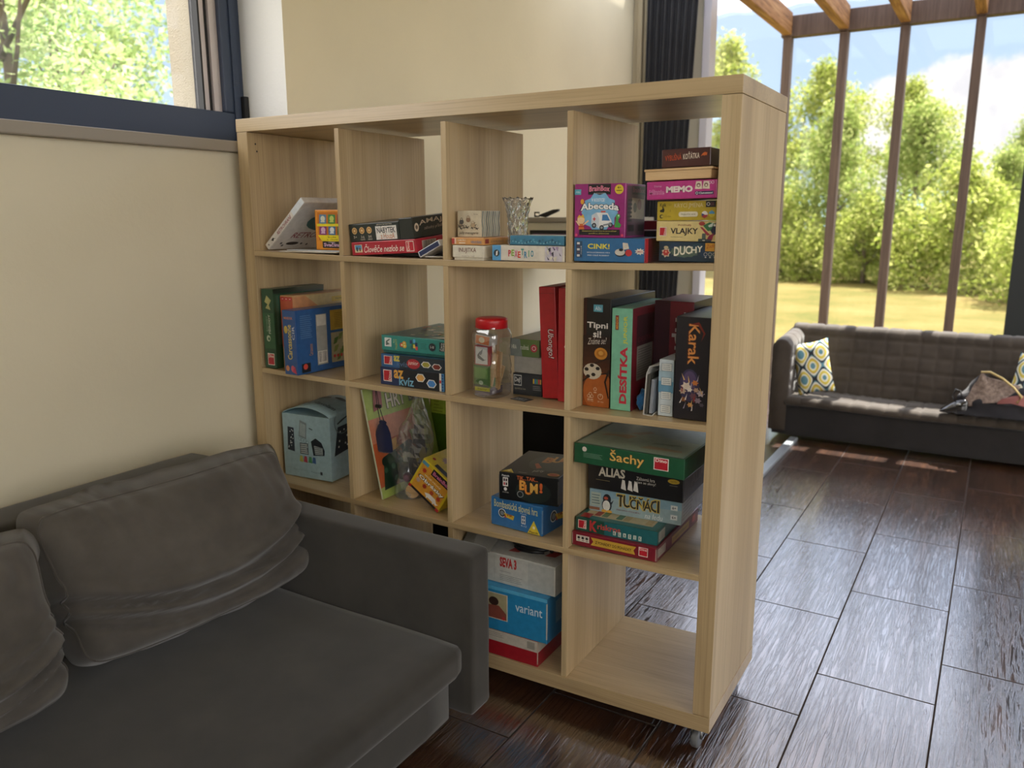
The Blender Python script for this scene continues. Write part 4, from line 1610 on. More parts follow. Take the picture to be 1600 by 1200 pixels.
z_ = zc + 0.0386
game('card_box', 'flat orange card box on the small cream lidded box', 'card box', (0.763, 0.004, z_), (0.098, 0.17, 0.0185), '#d69a58', d_org)


def d_jol(P):
    rr = random.Random(4)
    for k in range(16):
        u, v = rr.uniform(0.10, 0.88), rr.uniform(0.34, 0.62)
        P.star('F', u, v, rr.uniform(0.05, 0.11), rr.choice(('#4a4440', '#6a5c50', '#3c3a38', '#8a7864')), 5, 0.45)
        P.disc('F', u + 0.02, v + 0.03, 0.035, '#cfc2a6')
    for u, v, c in ((0.20, 0.58, '#4c4a48'), (0.48, 0.66, '#8a6c54'), (0.68, 0.46, '#b09878')):
        P.disc('F', u, v, 0.09, c)
        P.disc('F', u, v + 0.10, 0.05, c)
        P.disc('F', u, v + 0.10, 0.03, '#cfc2a6')
    P.text('F', 'jolly menagerie', 0.09, 0.08, 0.90, 0.22, '#3a342e', shear=0.2)
    P.text('F', 'hra', 0.72, 0.84, 0.88, 0.90, '#8a7c68')
    for k in range(9):
        u = 0.04 + 0.105 * k
        P.poly('R', [(u, 0.02), (u + 0.05, 0.02), (u + 0.08, 0.35), (u + 0.03, 0.62), (u + 0.09, 0.98), (u + 0.04, 0.98), (u - 0.01, 0.62), (u + 0.03, 0.35)], ('#7c8c8a', '#a8b2ac', '#5e7074')[k % 3])


game('card_box', 'cubic beige box with drawn animals on the flat orange box', 'card box', (0.764, 0.03, z_ + 0.0189), (0.072, 0.095, 0.066), '#cfc3a8', d_jol, yaw=1)


def vase_obj(loc, label):
    # finely faceted outer wall: crossed diamond cuts
    bm = bmesh.new()
    rows = 26
    out = []
    for j in range(rows + 1):
        z = 0.129 * j / rows
        r = 0.0265 + 0.0055 * (z / 0.1) + (0.011 * max(0, (z - 0.088) / 0.041) ** 1.6)
        row = []
        for k in range(48):
            t = 2 * math.pi * k / 48
            c = max(abs(((k / 6 + j / 5.2) % 1) - 0.5), abs(((k / 6 - j / 5.2) % 1) - 0.5))
            q = r - 0.0042 * (c * 2) ** 1.5 * (0.3 if j > rows - 2 else 1)
            zz = z + (0.003 * math.cos(t * 12) if j == rows else 0)
            row.append(bm.verts.new((q * math.cos(t), q * math.sin(t), zz)))
        out.append(row)
    inn = []
    for j in range(8):
        z = 0.129 - 0.112 * j / 7
        r = (0.0265 + 0.0055 * (z / 0.1) + (0.011 * max(0, (z - 0.088) / 0.041) ** 1.6)) - 0.006
        inn.append([bm.verts.new((r * math.cos(2 * math.pi * k / 48), r * math.sin(2 * math.pi * k / 48), z)) for k in range(48)])
    for grp in (out, inn):
        for a, b in zip(grp, grp[1:]):
            for k in range(48):
                bm.faces.new((a[k], a[(k + 1) % 48], b[(k + 1) % 48], b[k]))
    for k in range(48):
        bm.faces.new((out[-1][k], out[-1][(k + 1) % 48], inn[0][(k + 1) % 48], inn[0][k]))
    bm.faces.new(out[0])
    bm.faces.new(inn[-1])
    m = bpy.data.materials.new('cut_crystal')
    m.use_nodes = True
    b = m.node_tree.nodes['Principled BSDF']
    b.inputs['Transmission Weight'].default_value = 0.92
    b.inputs['Roughness'].default_value = 0.03
    b.inputs['IOR'].default_value = 1.53
    b.inputs['Base Color'].default_value = (0.97, 0.98, 0.97, 1)
    for v in bm.verts:
        v.co = Vector((v.co.x * 0.90, v.co.y * 0.90, v.co.z * 1.19))
    o = link('vase', to_mesh(bm, 'vase'), None, [m])
    o.location = loc
    return tag(o, label, 'vase')


vase_obj((0.8915, 0.12, shelf_z(1, 0.85, 0.93) + 0.0005), 'clear cut crystal vase with a flared rim behind the flat boxes')


def d_pex(P):
    P.rect('F', 0.0, 0.0, 0.125, 1.0, '#5aa0d0')
    P.disc('F', 0.062, 0.48, 0.042, '#20303a')
    P.poly('F', [(0.05, 0.30), (0.075, 0.36), (0.08, 0.66), (0.055, 0.58)], '#e8e4dc')
    cols = ('#c83c4a', '#8cb04a', '#c8487c', '#d84838', '#4a9a8c', '#3f8ab0', '#5aa070', '#3f8a9c')
    for k, ch in enumerate('PEXETRIO'):
        u = 0.23 + 0.045 * k
        dv = (0, 0.03, -0.02, -0.08, 0.10, -0.08, 0.0, 0.0)[k]
        e = 0.014 if ch == 'I' else 0.0
        P.text('F', ch, u + e, 0.28 + dv, u + 0.04 - e, 0.70 + dv, cols[k], bold=0.05)
    rr = random.Random(9)
    P.rect('F', 0.74, 0.03, 0.97, 0.97, '#cfc8d0')
    for k in range(18):
        u, v = rr.uniform(0.74, 0.95), rr.uniform(0.05, 0.9)
        c = rr.choice(('#5c4a6a', '#3c3844', '#8ca060', '#d8d0c0', '#a890b0', '#e4dcc8'))
        P.poly('F', [(u, v), (u + 0.02, v + rr.uniform(-.1, .1)), (u + rr.uniform(-.03, .04), min(0.97, v + 0.28)), (u - 0.012, min(0.95, v + 0.2))], c)


z5 = shelf_z(1, 0.89, 1.09)
game('game_box', 'cream box with colourful letters at the bottom right of the third top cell', 'game box', (0.887, 0.003, z5 + 0.0004), (0.2015, 0.13, 0.0372), '#ded6c6', d_pex)


def d_blue(P):
    rr = random.Random(2)
    for k in range(16):
        u = 0.04 + 0.058 * k
        P.star('F', u, 0.45 + 0.14 * math.sin(k * 2.1), 0.028, rr.choice(('#3a7288', '#5aa0b8', '#28566e')), 5, 0.5)
        P.disc('F', u + 0.02, 0.3 + 0.1 * math.cos(k), 0.012, '#7ab4c4')
    P.rect('F', 0, 0, 1, 0.10, '#1f4658')


game('card_box', 'flat teal blue box with a leafy border on the cream box', 'card box', (0.936, 0.006, z5 + 0.0382), (0.150, 0.11, 0.0235), '#3f7f9c', d_blue, yaw=-0.5)

# ---- top row, fourth cell
z6 = shelf_z(1, 1.115, 1.29)


def d_cink(P):
    P.rect('F', 0.03, 0.16, 0.12, 0.86, '#2a4a66')
    for k in range(5):
        P.rect('F', 0.045, 0.20 + 0.13 * k, 0.085, 0.29 + 0.13 * k, '#d8d4cc' if k % 2 == 0 else '#54424c')
    P.text('F', 'POKEŘ', 0.095, 0.30, 0.115, 0.66, '#d8dce0', rot=90)
    P.text('F', 'CINK!', 0.20, 0.54, 0.51, 0.76, '#e6d84a', bold=0.04)
    P.text('F', 'SPOLOČENSKÁ HRA', 0.19, 0.36, 0.52, 0.43, '#dfe3e8', bold=0.02)
    P.text('F', 'PRE CELÉ RODINY', 0.20, 0.24, 0.51, 0.31, '#dfe3e8', bold=0.02)
    P.disc('F', 0.66, 0.38, 0.075, '#2c3034', 0.15)
    P.disc('F', 0.655, 0.42, 0.070, '#cfc8bc', 0.14)
    P.disc('F', 0.67, 0.52, 0.030, '#24282c', 0.06)
    P.poly('F', [(0.70, 0.52), (0.78, 0.58), (0.76, 0.80), (0.69, 0.82)], '#d8cfbe')
    P.disc('F', 0.775, 0.40, 0.045, '#c03a3e', 0.14)
    P.star('F', 0.925, 0.46, 0.072, '#e8dfcf', 9, 0.6, 0.15)
    P.text('F', 'AMIGO', 0.885, 0.42, 0.965, 0.50, '#c03a3e', bold=0.03)
    P.rect('F', 0.925 + 0.065, 0.0, 1.0, 1.0, '#c43a40')
    P.rect('R', 0, 0, 1, 1, '#5e2226')
    P.rect('R', 0.0, 0.0, 0.09, 1, '#c43a40')
    P.lines('R', 0.3, 0.25, 0.9, 0.8, 6, '#80403c')


game('game_box', 'blue box with a bell and dice at the bottom left of the fourth top cell', 'game box', (1.1125, 0.004, z6 + 0.0004), (0.178, 0.17, 0.054), '#336c9c', d_cink)


def d_abc(P):
    P.rect('F', 0.0, 0.80, 0.13, 0.90, '#58a8b8')
    P.text('F', 'Albi', 0.025, 0.83, 0.11, 0.87, '#dcecec')
    P.rect('F', 0.27, 0.80, 0.71, 0.99, '#222024')
    P.text('F', 'BrainBox', 0.29, 0.85, 0.69, 0.95, '#e486a0', bold=0.05, arch=0.15)
    P.text('F', 'desetiminutová', 0.38, 0.815, 0.60, 0.835, '#cfcfcf')
    P.disc('F', 0.87, 0.89, 0.085, '#e4c840')
    P.text('F', '4+', 0.835, 0.90, 0.905, 0.945, '#4a3c10', bold=0.03)
    P.rect('F', 0.815, 0.86, 0.925, 0.875, '#7a6418')
    P.star('F', 0.50, 0.47, 0.36, '#7cb4d8', 10, 0.86)
    P.text('F', 'V KOSTCE!', 0.34, 0.67, 0.60, 0.73, '#f0f0f0', bold=0.02)
    P.text('F', 'Abeceda', 0.10, 0.49, 0.89, 0.63, '#22242a', bold=0.13, arch=0.25)
    P.text('F', 'Abeceda', 0.125, 0.50, 0.87, 0.625, '#f4f2ee', bold=0.05, arch=0.25)
    # a white ambulance
    P.poly('F', [(0.34, 0.26), (0.48, 0.18), (0.74, 0.22), (0.74, 0.31), (0.66, 0.46), (0.44, 0.47), (0.35, 0.42)], '#e8e8e6')
    P.poly('F', [(0.34, 0.26), (0.48, 0.18), (0.50, 0.36), (0.44, 0.47), (0.35, 0.42)], '#cdd3d8')
    P.poly('F', [(0.55, 0.32), (0.71, 0.32), (0.65, 0.43), (0.56, 0.43)], '#3f7ab0')
    P.rect('F', 0.375, 0.34, 0.43, 0.36, '#d03a3a')
    P.rect('F', 0.393, 0.315, 0.411, 0.385, '#d03a3a')
    P.rect('F', 0.53, 0.47, 0.62, 0.50, '#d05a4a')
    for u, v in ((0.40, 0.23), (0.55, 0.19), (0.72, 0.24)):
        P.disc('F', u, v, 0.045, '#2a2c30')
        P.disc('F', u, v, 0.022, '#9aa0a4')
    P.poly('F', [(0.58, 0.22), (0.73, 0.25), (0.73, 0.28), (0.58, 0.25)], '#8a9096')
    # a small child waving
    P.disc('F', 0.14, 0.33, 0.075, '#e8c49a')
    P.poly('F', [(0.06, 0.36), (0.10, 0.43), (0.14, 0.40), (0.18, 0.44), (0.21, 0.36), (0.14, 0.385)], '#e0b044')
    P.poly('F', [(0.10, 0.26), (0.18, 0.26), (0.21, 0.15), (0.09, 0.15)], '#d8743a')
    P.rect('F', 0.09, 0.20, 0.205, 0.22, '#c03030')
    P.poly('F', [(0.03, 0.31), (0.05, 0.32), (0.12, 0.24), (0.10, 0.22)], '#e8c49a')
    P.poly('F', [(0.28, 0.33), (0.30, 0.31), (0.19, 0.23), (0.18, 0.25)], '#e8c49a')
    P.disc('F', 0.16, 0.67, 0.035, '#e0a030', 0.05)
    P.poly('F', [(0.80, 0.20), (0.90, 0.19), (0.93, 0.24), (0.87, 0.30), (0.89, 0.40), (0.84, 0.42), (0.82, 0.32)], '#4aa04a')
    P.disc('F', 0.865, 0.40, 0.04, '#58b058')
    P.disc('F', 0.875, 0.41, 0.012, '#f4f4e8')
    P.rect('F', 0.11, 0.05, 0.90, 0.155, '#1f1c20')
    P.text('F', 'Desetiminutová hra na procvičení', 0.17, 0.11, 0.84, 0.14, '#e4d070')
    P.text('F', 'paměti a vědomostí', 0.30, 0.065, 0.70, 0.095, '#e4d070')
    for u in (0.05, 0.95):
        P.disc('F', u, 0.05, 0.025, '#e05070')
    # clear-windowed side with its dark print
    P.rect('R', 0.06, 0.04, 0.97, 0.96, '#584050')
    P.rect('R', 0.30, 0.80, 0.97, 0.96, '#28242a')
    P.text('R', 'BrainBox', 0.34, 0.84, 0.93, 0.93, '#8c4a60', bold=0.03)
    P.poly('R', [(0.22, 0.36), (0.92, 0.34), (0.92, 0.72), (0.30, 0.74)], '#a89a84')
    for k in range(6):
        P.rect('R', 0.10, 0.30 + 0.075 * k, 0.30, 0.34 + 0.075 * k, '#24242a')
    P.disc('R', 0.45, 0.56, 0.09, '#5c5a50')
    P.disc('R', 0.68, 0.62, 0.10, '#8a5a5c')
    P.rect('R', 0.12, 0.12, 0.42, 0.24, '#2a282c')
    P.rect('R', 0.62, 0.12, 0.90, 0.24, '#2a282c')


game('card_box', 'purple cube box with a white ambulance on top of the blue bell box', 'game box', (1.1135, 0.002, z6 + 0.0548), (0.126, 0.125, 0.121), '#9c2c78', d_abc, yaw=1.5)
zb_ = shelf_z(1, 1.15, 1.3)
game('game_box', 'dark green flat box deep in the fourth top cell behind the purple cube', 'game box', (1.13, 0.20, zb_ + 0.0004), (0.17, 0.17, 0.067), '#28342c', group='items in the fourth top cell')
game('game_box', 'dark red flat box on the dark green one behind the purple cube', 'game box', (1.13, 0.20, zb_ + 0.0679), (0.17, 0.17, 0.024), '#7a2c2c', lambda P: P.rect('F', 0, 0, 1, 0.12, '#e0dcd4'), group='items in the fourth top cell')


def d_duchy(P):
    for k in range(7):
        P.disc('F', 0.15 + 0.13 * k, 0.55 + 0.2 * math.sin(k * 2), 0.09, '#27405a' if k % 2 else '#2c4a58', 0.20)
    P.star('F', 0.13, 0.44, 0.085, '#cdbfa8', 7, 0.7, 0.26)
    P.star('F', 0.13, 0.44, 0.065, '#b83a38', 6, 0.7, 0.18)
    P.disc('F', 0.13, 0.48, 0.018, '#e8a080')
    P.disc('F', 0.13, 0.70, 0.04, '#c8b890', 0.08)
    P.star('F', 0.45, 0.5, 0.26, '#56685c', 12, 0.85, 0.30)
    for k, ch in enumerate('DUCHY'):
        u = 0.27 + 0.098 * k
        P.text('F', ch, u, 0.28 + 0.055 * k, u + 0.095, (0.74, 0.78, 0.80, 0.76, 0.80)[k], '#ece6cf', bold=0.05)
    P.rect('F', 0.80, 0.55, 0.955, 0.95, '#d8a040')
    P.text('F', 'Zoch', 0.82, 0.68, 0.94, 0.86, '#a83a28', shear=0.3, rise=0.3)
    for k in range(3):
        u = 0.78 + 0.075 * k
        P.ring('F', u + 0.03, 0.40, 0.03, '#c8c8c4', 0.2)
        P.rect('F', u + 0.02, 0.22, u + 0.045, 0.28, '#c8c8c4')


def d_vlaj(P):
    logo_tag(P, 'F', 0.055, 0.26, 0.175, 0.70, 90)
    P.text('F', 'POZNEJ', 0.37, 0.74, 0.58, 0.84, '#8a3c34', bold=0.02)
    P.text('F', 'VLAJKY', 0.245, 0.28, 0.70, 0.66, '#2a2830', bold=0.03)
    P.rect('F', 0.25, 0.205, 0.45, 0.225, '#6a6456')
    P.poly('F', [(0.73, 0.72), (0.77, 0.70), (0.90, 0.34), (0.85, 0.30)], '#a83a48')
    P.poly('F', [(0.78, 0.78), (0.88, 0.95), (0.96, 0.90), (0.92, 0.55), (0.86, 0.52)], '#3f7a50')
    P.poly('F', [(0.90, 0.55), (0.99, 0.98), (1.0, 0.40), (0.95, 0.30)], '#2c3048')
    P.poly('F', [(0.84, 0.05), (0.93, 0.05), (0.96, 0.42), (0.88, 0.30)], '#98304c')
    P.disc('F', 0.76, 0.88, 0.05, '#a8403c', 0.10)
    P.poly('F', [(0.86, 0.78), (0.95, 0.95), (0.93, 0.74), (0.88, 0.70)], '#d4dcd4')
    P.rect('F', 0.77, 0.10, 0.83, 0.40, '#56625c')
    P.rect('F', 0.71, 0.0, 0.84, 0.14, '#3e4a48')
    P.rect('F', 0.84, 0.0, 0.92, 0.12, '#4a4c54')
    P.rect('F', 0.78, 0.04, 0.82, 0.08, '#e8e4dc')
    P.disc('F', 0.965, 0.80, 0.018, '#e8e4dc')


def d_kry(P):
    P.text('F', 'Kvik', 0.05, 0.72, 0.16, 0.90, '#4a4420', bold=0.04)
    P.text('F', '14+', 0.185, 0.76, 0.25, 0.86, '#8a7c30')
    P.disc('F', 0.075, 0.50, 0.025, '#2c2a20', 0.07)
    P.disc('F', 0.105, 0.54, 0.022, '#2c2a20', 0.12)
    P.disc('F', 0.10, 0.70, 0.012, '#2c2a20')
    P.text('F', '2', 0.22, 0.46, 0.235, 0.56, '#6a5f28')
    P.disc('F', 0.08, 0.22, 0.032, '#3c3824')
    P.disc('F', 0.09, 0.22, 0.020, '#c8b450')
    P.text('F', '15 min', 0.135, 0.18, 0.24, 0.28, '#8a7c30')
    P.text('F', 'KRYCÍ JMÉNA', 0.295, 0.60, 0.77, 0.94, '#dccfa0', bold=0.0)
    P.disc('F', 0.40, 0.32, 0.03, '#e0d8bc', 0.13)
    P.disc('F', 0.66, 0.32, 0.03, '#e0d8bc', 0.13)
    P.rect('F', 0.40, 0.19, 0.66, 0.45, '#e0d8bc')
    P.text('F', 'dvojjazyčná verze', 0.41, 0.26, 0.65, 0.38, '#8a835e', bold=0.02)
    P.rect('F', 0.815, 0.66, 0.975, 0.98, '#2a282c')
    P.ring('F', 0.855, 0.82, 0.028, '#d8d8d0', 0.35)
    P.text('F', 'GE', 0.89, 0.75, 0.95, 0.89, '#8c4a5c')
    P.disc('F', 0.80, 0.30, 0.052, '#e4e0d8')
    P.poly('F', [(0.749, 0.28), (0.851, 0.28), (0.84, 0.18), (0.80, 0.10), (0.76, 0.17)], '#b04048')
    P.poly('F', [(0.75, 0.36), (0.80, 0.30), (0.755, 0.20)], '#3c4a7c')
    P.disc('F', 0.915, 0.32, 0.052, '#d8c440')
    P.poly('F', [(0.864, 0.32), (0.966, 0.32), (0.955, 0.42), (0.915, 0.50), (0.875, 0.43)], '#5c9cc8')


def d_memo(P):
    P.text('F', 'Disney', 0.11, 0.66, 0.22, 0.80, '#d8a8c4')
    P.text('F', 'Minnie', 0.04, 0.26, 0.26, 0.54, '#e4a8c8', bold=0.06, arch=0.1)
    P.text('F', 'Minnie', 0.045, 0.275, 0.255, 0.53, '#b83c88', bold=0.0, arch=0.1)
    P.text('F', 'MEMO', 0.285, 0.36, 0.665, 0.72, '#e8dcd4', bold=0.09)
    for u in (0.695, 0.80):
        P.poly('F', [(u, 0.52), (u + 0.10, 0.50), (u + 0.09, 0.92), (u + 0.015, 0.93)], '#e0d2bc')
        P.disc('F', u + 0.05, 0.72, 0.028, '#7c5a50')
        P.disc('F', u + 0.05, 0.70, 0.015, '#e0d2bc')
    P.ring('F', 0.90, 0.84, 0.02, '#e4c8d8', 0.3)
    P.ring('F', 0.94, 0.84, 0.02, '#e4c8d8', 0.3)
    P.rect('F', 0.70, 0.20, 0.955, 0.38, '#2c2c54')
    P.text('F', 'Clementoni', 0.755, 0.235, 0.94, 0.345, '#e4e0dc', bold=0.03)
    P.ring('F', 0.725, 0.29, 0.018, '#e4e0dc', 0.3)


def d_vyb(P):
    P.text('F', 'VÝBUŠNÁ', 0.075, 0.36, 0.41, 0.74, '#d0562e', bold=0.0, rise=0.10)
    P.text('F', 'KOŤÁTKA', 0.445, 0.40, 0.775, 0.80, '#e8dcc8', bold=0.02, rise=0.08)
    P.poly('F', [(0.80, 0.52), (0.85, 0.58), (0.87, 0.54), (0.90, 0.58), (0.92, 0.54), (0.93, 0.74), (0.91, 0.70), (0.89, 0.75), (0.84, 0.68)], '#d86a30')


zd = shelf_z(1, 1.312, 1.44)
ST = [('game_box', 'dark blue box with pale ghostly letters, bottom of the tall stack by the side panel', (1.3125, 0.028), (0.133, 0.16, 0.0438), '#2a3c4c', d_duchy, 0, 0),
      ('game_box', 'pale yellow box with flags, second from the bottom of the tall stack', (1.305, 0.028), (0.137, 0.17, 0.0438), '#dcc888', d_vlaj, 0, 0),
      ('game_box', 'mustard yellow box with two round flag badges in the tall stack', (1.3055, 0.028), (0.136, 0.16, 0.0420), '#c0a834', d_kry, 0, -0.6),
      ('game_box', 'bright pink box in the tall stack at the side panel', (1.287, 0.010), (0.1575, 0.19, 0.0385), '#bc3c84', d_memo, 0, -1.2),
      ('wooden_box', 'plain pine box on the pink box near the top of the tall stack', (1.2815, 0.012), (0.158, 0.15, 0.0240), None, None, 0, -1.2),
      ('card_box', 'small maroon box topmost of the tall stack', (1.3115, 0.030), (0.110, 0.10, 0.0385), '#50302e', d_vyb, 0, -1.2)]
zq = zd + 0.0004
for nm, lab, (x, y), dims, col, dr, yw, rl in ST:
    if col is None:
        wb = empty(nm, (x, y, zq), lab, 'box', 'board games on the bookcase')
        wb.rotation_mode = 'YXZ'
        wb.rotation_euler = (0, R(rl), 0)
        wd_, dp_, ht_ = dims
        bm = bmesh.new()
        bm_box(bm, 0, 0, 0, wd_ - 0.010, dp_, ht_ - 0.005, bevel=0.001)
        link('box_body', to_mesh(bm, 'box_body'), wb, [M_PINE])
        bm = bmesh.new()
        bm_box(bm, -0.002, -0.002, ht_ - 0.0048, wd_ - 0.006, dp_, ht_, bevel=0.001)
        link('sliding_lid', to_mesh(bm, 'sliding_lid'), wb, [M_PINE])
    else:
        game(nm, lab, 'game box', (x, y, zq), dims, col, dr, yaw=yw, roll=rl)
    zq += dims[2] + 0.0006 + (0.0022 if nm == 'game_box' and rl else 0) + (0.003 if col is None else 0)

# ---- second row, first cell


def d_green(P):
    P.rect('F', 0.03, 0.25, 0.97, 0.70, '#2c5c38')
    P.poly('F', [(0.30, 0.76), (0.72, 0.74), (0.60, 0.80), (0.80, 0.86), (0.45, 0.92), (0.25, 0.84), (0.5, 0.81)], '#b0ac70')
    P.text('F', 'ZÁHADY', 0.26, 0.46, 0.40, 0.66, '#8ca48c', rot=90)
    P.text('F', 'PŘÍRODY', 0.42, 0.44, 0.64, 0.68, '#c8d0bc', rot=90, bold=0.02)
    P.disc('F', 0.42, 0.38, 0.16, '#b8c4a8', 0.04)
    P.disc('F', 0.46, 0.375, 0.08, '#2c5c38', 0.02)
    logo_tag(P, 'F', 0.26, 0.04, 0.82, 0.19)
    P.rect('R', 0.0, 0.94, 1.0, 1.0, '#14241c')
    P.rect('R', 0.05, 0.3, 0.95, 0.92, '#3a5c48')


z21 = shelf_z(2, 0.055, 0.11)
game('game_box', 'tall dark green box at the left end of the second row', 'game box', (0.052, 0.006, z21 + 0.0004), (0.050, 0.22, 0.243), '#1f4a30', d_green, yaw=1)


def d_rbk(P):
    P.rect('F', 0.0, 0.30, 1.0, 0.98, '#c05a3c')
    for k in range(3):
        P.disc('F', 0.20 + 0.30 * k, 0.95, 0.12, '#c8343c', 0.025)
        P.rect('F', 0.15 + 0.30 * k, 0.945, 0.25 + 0.30 * k, 0.955, '#f0e0d8')
    P.disc('F', 0.55, 0.70, 0.30, '#a8b048', 0.06)
    P.rect('R', 0.0, 0.82, 1.0, 0.985, '#d8c08c')
    P.poly('R', [(0, 0.82), (0.4, 0.82), (0.2, 0.98), (0, 0.98)], '#d89a6c')
    P.rect('R', 0.62, 0.86, 0.93, 0.93, '#d8b850')
    P.text('R', 'hrajeme si spolu', 0.68, 0.875, 0.91, 0.915, '#4a3c1c')


game('game_box', 'orange red box between the tall green and the blue box', 'game box', (0.1065, 0.03, shelf_z(2, 0.106, 0.16) + 0.0004), (0.052, 0.27, 0.226), '#c89a6a', d_rbk)


def d_carc(P):
    P.text('F', 'MINDOK', 0.14, 0.86, 0.80, 0.90, '#d8823c', bold=0.02)
    P.text('F', 'Carcassonne', 0.30, 0.24, 0.66, 0.78, '#d8c060', rot=90, bold=0.03)
    P.text('F', 'CIR', 0.72, 0.55, 0.90, 0.76, '#d8dce0', rot=90)
    P.disc('F', 0.25, 0.70, 0.14, '#c8b050', 0.06)
    P.disc('F', 0.24, 0.10, 0.14, '#d89060', 0.045)
    P.disc('F', 0.64, 0.10, 0.14, '#d06070', 0.05)
    P.poly('F', [(0.60, 0.05), (0.92, 0.02), (0.82, 0.14)], '#c83c58')
    P.rect('R', 0.02, 0.02, 0.98, 0.98, '#2c5a90')
    P.rect('R', 0.28, 0.10, 0.43, 0.90, '#a8a8a0')
    P.rect('R', 0.29, 0.72, 0.42, 0.89, '#d8d4c8')
    P.bars('R', 0.29, 0.12, 0.42, 0.32, '#333333', 9)
    P.lines('R', 0.06, 0.55, 0.22, 0.92, 12, '#5a80ac')
    P.rect('R', 0.48, 0.62, 0.98, 0.94, '#b8983c')
    P.lines('R', 0.54, 0.65, 0.94, 0.90, 9, '#8a7024')
    P.rect('R', 0.48, 0.10, 0.98, 0.58, '#a8a080')
    rr = random.Random(5)
    for k in range(22):
        u, v = rr.uniform(0.5, 0.94), rr.uniform(0.12, 0.46)
        P.poly('R', [(u, v), (u + 0.05, v + 0.02), (u + 0.08, v + 0.12), (u + 0.02, v + 0.10)], rr.choice(('#5c7c3c', '#7c8c4c', '#4c6c34', '#c8b890')))
    for k in range(4):
        P.disc('R', 0.52 + 0.05 * k, 0.20, 0.018, '#b83c38')
    P.rect('R', 0.05, 0.03, 0.17, 0.17, '#1c2028')
    P.disc('R', 0.10, 0.12, 0.03, '#c84a40')
    P.text('R', 'Carcassonne', 0.16, 0.28, 0.21, 0.46, '#c89060', rot=90)


game('game_box', 'blue box in front of the orange one, its side showing a map board', 'game box', (0.174, -0.030, shelf_z(2, 0.172, 0.24) + 0.0004), (0.054, 0.29, 0.192), '#2a5690', d_carc, yaw=-1.5)

# ---- second row, second cell


def d_azk(P, junior=False):
    P.rect('F', 0.0, 0.0, 0.30, 1.0, '#22305a' if not junior else '#2f5f90')
    P.rect('F', 0.30, 0.0, 1.0, 1.0, '#191d26' if not junior else '#24323e')
    logo_tag(P, 'F', 0.045, 0.20, 0.18, 0.86, 90)
    if junior:
        P.text('F', 'az', 0.205, 0.50, 0.305, 0.94, '#d8c84c', bold=0.05)
        P.text('F', 'kvíz', 0.26, 0.16, 0.43, 0.52, '#5a78a0', bold=0.0)
        P.disc('F', 0.52, 0.45, 0.105, '#b02c38', 0.38)
        P.text('F', 'junior', 0.435, 0.28, 0.60, 0.66, '#e8d8cc', bold=0.01, shear=0.2)
        hx = ((0.72, 0.5, '#a8a03c'), (0.885, 0.42, '#7c3028'))
    else:
        P.text('F', 'az', 0.215, 0.42, 0.37, 0.92, '#e0a848', bold=0.05)
        P.text('F', 'kvíz', 0.30, 0.06, 0.53, 0.56, '#7ab8d8', bold=0.02)
        hx = ((0.635, 0.62, '#e0a85c'), (0.805, 0.36, '#4a8ad0'))
    for u, v, c in hx:
        P.disc('F', u, v, 0.078, '#dcdcd8', 0.26, 6)
        P.disc('F', u, v, 0.062, c, 0.20, 6)
    if not junior:
        P.rect('F', 0.925, 0.0, 0.955, 1.0, '#e4e0d8')
        P.rect('F', 0.957, 0.0, 1.0, 1.0, '#4a8ac0')
        P.rect('F', 0.927, 0.45, 0.953, 0.62, '#c03a3a')
        for k in range(6):
            P.rect('F', 0.962, 0.05 + 0.16 * k, 0.985, 0.13 + 0.16 * k, '#1f4a8a')


z22 = shelf_z(2, 0.50, 0.69)
game('game_box', 'dark quiz box with two hexagons, bottom of the three box stack', 'game box', (0.495, 0.026, z22 + 0.0004), (0.222, 0.26, 0.0495), '#1d2740', d_azk)
game('game_box', 'slim dark quiz box with a red oval, middle of the three box stack', 'game box', (0.494, 0.032, z22 + 0.0502), (0.222, 0.26, 0.0370), '#2c4a68', lambda P: d_azk(P, True), yaw=-1)


